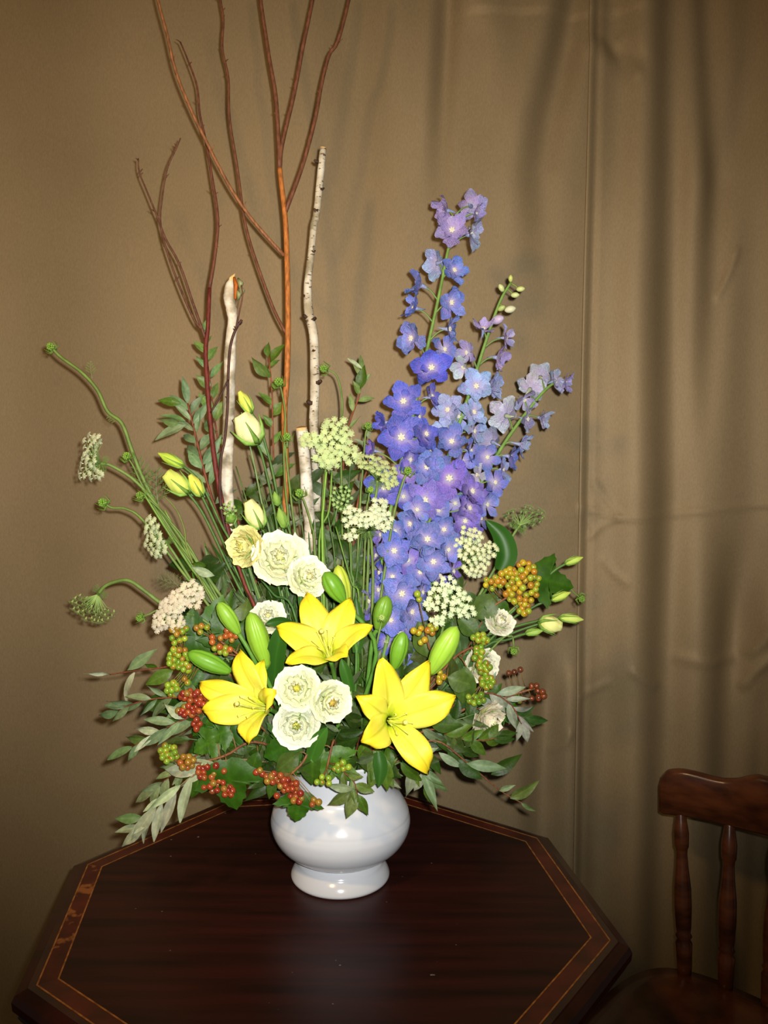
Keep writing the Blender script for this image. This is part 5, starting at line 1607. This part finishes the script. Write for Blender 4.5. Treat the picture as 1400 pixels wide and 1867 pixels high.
def berries(label, stalk, regions, y, cols, leaves=(), r=6.2, mind=8.5, depth=.014):
    W_ = pix(stalk)
    base = mouth(W_[0])
    t = thing('berry_branch', label, 'berries', base, 'branches of berries')
    k = mpp(W_[-1])
    tube('stalk', t, [base] + W_, 2.8 * k, 2.0 * k, M_BARK, rgb(130, 84, 52), 6, 5)
    hub = crom(W_, 6) if len(W_) > 1 else W_
    thr = []
    pts = []
    for (cx, cy, rx, ry, n, *cc) in regions:
        c = 0
        cl = cc[0] if cc else cols
        tries = 0
        while c < n and tries < 400:
            tries += 1
            a = random.uniform(0, 6.283)
            q = math.sqrt(random.random())
            x_, y_ = cx + q * rx * math.cos(a), cy + q * ry * math.sin(a)
            md = mind if tries < 200 else mind * .75
            if all((x_ - z[0]) ** 2 + (y_ - z[1]) ** 2 > md * md for z in pts):
                pts.append((x_, y_))
                c += 1
                p = P(x_, y_, y + random.uniform(-depth, depth) * .5)
                h = min(hub, key=lambda s: (s - p).length)
                d = (p - h).normalized() + Vector((0, -.4, 0))
                d.normalize()
                rr = r * k * random.uniform(.88, 1.1)
                M = frame(p, None, d, rr) @ Matrix.Rotation(random.uniform(0, 6), 4, 'X') @ Matrix.Rotation(random.uniform(0, 6), 4, 'Z')
                obj('berry', BERRY, t, M, color=jit(random.choice(cl), .15))
                thr.append(tubeg([h, h.lerp(p, .6) + Vector((0, .003, -.002)), p], [1.0 * k, .8 * k, .7 * k], 4))
    v, f = join(thr)
    inv = WM[t].inverted()
    obj('berry_stalks', mk('berry_stalks', [inv @ q for q in v], f, M_STEM), t, color=rgb(128, 104, 56))
    for (bx, by, tx, ty, yy, kd, wf) in leaves:
        a_, b_ = P(bx, by, yy), P(tx, ty, yy - .008)
        me = random.choice(KINDS[kd])
        L = (b_ - a_).length
        nn = Vector((random.uniform(-.25, .25), -1, random.uniform(0, .5)))
        obj('leaf', me, t, frame(a_, b_ - a_, nn, L, L * wf), color=jit(random.choice(LCOL[kd]), .12))
        h = min(hub, key=lambda s: (s - a_).length)
        if (h - a_).length > .004:
            tube('leaf_stalk', t, [h, h.lerp(a_, .5) + Vector((0, 0, .003)), a_], 1.5 * k, 1.2 * k, M_STEM, rgb(122, 96, 52), 5, 2)
    return t
random.seed(23)
YO = [rgb(166, 166, 42), rgb(180, 160, 38), rgb(172, 128, 38), rgb(146, 164, 46)]
GR = [rgb(122, 158, 44), rgb(140, 166, 46), rgb(106, 146, 40)]
RE = [rgb(142, 56, 34), rgb(154, 84, 42), rgb(128, 42, 32), rgb(140, 116, 46), rgb(146, 64, 34)]
MX = [rgb(150, 120, 44), rgb(128, 148, 44), rgb(164, 90, 40)]
berries('large cluster of yellow-orange berries with a lobed leaf at the right', [(820, 1180, 1.45), (880, 1120, 1.44), (935, 1082, 1.435)], [(900, 1062, 18, 13, 9), (930, 1055, 25, 18, 15), (960, 1040, 18, 18, 12), (950, 1085, 28, 16, 14), (955, 1110, 10, 9, 6), (976, 1062, 9, 16, 4)], 1.425, YO,
        [(968, 1052, 1050, 1066, 1.45, 'lobed', 1.05), (905, 1085, 862, 1130, 1.44, 'broad', 1.2), (900, 1090, 930, 1130, 1.45, 'broad', 1.0), (870, 1120, 905, 1088, 1.46, 'broad', 1.2)])
berries('trailing cluster of green berries under the cream lace flower at the left', [(420, 1230, 1.34), (365, 1215, 1.33), (332, 1190, 1.325)], [(327, 1155, 15, 22, 10), (325, 1200, 20, 18, 20), (338, 1240, 8, 6, 2), (315, 1256, 11, 13, 9), (336, 1218, 10, 6, 3)], 1.31, GR + GR + MX[:1],
        [(360, 1190, 350, 1110, 1.36, 'lobed', .9), (370, 1200, 400, 1090, 1.38, 'lobed', .9), (350, 1240, 300, 1290, 1.33, 'broad', 1.0), (370, 1225, 320, 1232, 1.345, 'lobed', .9)])
berries('loose brownish berries between the two left lily buds', [(470, 1230, 1.33), (430, 1190, 1.32), (400, 1168, 1.315)], [(370, 1146, 12, 8, 4), (395, 1172, 14, 12, 5), (420, 1160, 11, 13, 6), (410, 1187, 14, 6, 4)], 1.30, MX + [rgb(160, 92, 44)],
        [(420, 1180, 395, 1110, 1.34, 'lobed', 1.1), (440, 1170, 445, 1095, 1.35, 'broad', 1.3)])
berries('cluster of red berries touching the left petals of the left lily', [(470, 1320, 1.28), (420, 1300, 1.275), (365, 1288, 1.27)], [(350, 1270, 20, 10, 12), (372, 1276, 16, 9, 9), (345, 1295, 20, 9, 12), (358, 1320, 9, 9, 5)], 1.255, RE,
        [(385, 1300, 350, 1345, 1.28, 'lobed', .9), (420, 1310, 385, 1368, 1.265, 'lobed', 1.2), (400, 1300, 430, 1370, 1.27, 'lobed', 1.1)])
berries('long branch of green and red berries at the lower left above the table', [(480, 1355, 1.265), (410, 1378, 1.25), (365, 1390, 1.245), (330, 1388, 1.245)], [(307, 1374, 17, 15, 13, GR), (340, 1388, 16, 12, 8, MX), (375, 1408, 18, 11, 12), (397, 1405, 14, 10, 7), (390, 1435, 22, 13, 11), (414, 1440, 11, 12, 7)], 1.235, RE,
        [(412, 1388, 428, 1484, 1.235, 'lobed', 1.1), (395, 1345, 350, 1372, 1.26, 'lobed', 1.2), (420, 1330, 372, 1350, 1.26, 'lobed', 1.1), (470, 1370, 455, 1420, 1.255, 'broad', 1.0), (370, 1410, 340, 1465, 1.25, 'green', 1.0)])
berries('cluster of red berries hanging over the left shoulder of the vase', [(580, 1350, 1.26), (552, 1390, 1.235), (530, 1412, 1.23)], [(475, 1409, 8, 5, 3), (500, 1420, 18, 9, 11), (525, 1432, 17, 11, 12), (540, 1450, 12, 13, 9), (575, 1463, 10, 5, 3), (503, 1450, 3, 3, 1)], 1.222, RE + MX[:1],
        [(548, 1445, 540, 1502, 1.235, 'lobed', 1.35), (540, 1350, 480, 1385, 1.25, 'lobed', 1.3), (545, 1372, 500, 1412, 1.245, 'broad', 1.0), (500, 1415, 490, 1460, 1.24, 'green', 1.0), (570, 1365, 570, 1440, 1.25, 'broad', 1.1)])
berries('few green berries in front of the vase neck', [(610, 1350, 1.26), (596, 1400, 1.235)], [(588, 1424, 14, 9, 5), (623, 1400, 13, 10, 6)], 1.225, GR, [(600, 1370, 640, 1425, 1.25, 'lobed', 1.0), (590, 1360, 560, 1420, 1.255, 'green', 1.2)])
berries('string of green berries hanging before the covered white bloom on the right', [(800, 1230, 1.40), (850, 1185, 1.39), (872, 1190, 1.385), (884, 1240, 1.38)], [(875, 1165, 15, 8, 7), (873, 1195, 8, 18, 8), (882, 1217, 11, 12, 8), (888, 1242, 11, 11, 8), (868, 1273, 15, 9, 8)], 1.37, GR,
        [(815, 1235, 868, 1252, 1.36, 'broad', 1.3), (850, 1215, 840, 1290, 1.37, 'broad', 1.1), (870, 1160, 835, 1120, 1.41, 'broad', 1.1)])
berries('sparse yellow berries between the lily buds on the right', [(790, 1230, 1.38), (782, 1180, 1.37), (775, 1150, 1.365)], [(765, 1148, 18, 6, 4), (787, 1148, 9, 7, 4), (772, 1168, 6, 6, 2), (763, 1092, 4, 12, 2), (802, 1234, 7, 9, 4)], 1.355, YO, [(780, 1200, 765, 1130, 1.40, 'broad', 1.0), (800, 1190, 830, 1130, 1.41, 'broad', 1.0)])
berries('small brown berries at the tip of a thin twig on the far right', [(850, 1290, 1.42), (910, 1275, 1.43), (950, 1262, 1.43), (975, 1255, 1.43)], [(935, 1225, 9, 5, 2), (952, 1224, 6, 4, 1), (974, 1247, 7, 5, 2), (986, 1265, 7, 10, 4), (966, 1270, 5, 5, 1), (950, 1276, 7, 5, 2)], 1.42, [rgb(112, 62, 36), rgb(92, 52, 34), rgb(110, 124, 46)], [(930, 1300, 978, 1324, 1.44, 'broad', 1.3), (900, 1280, 960, 1318, 1.44, 'lobed', 1.0)], 6, 7)
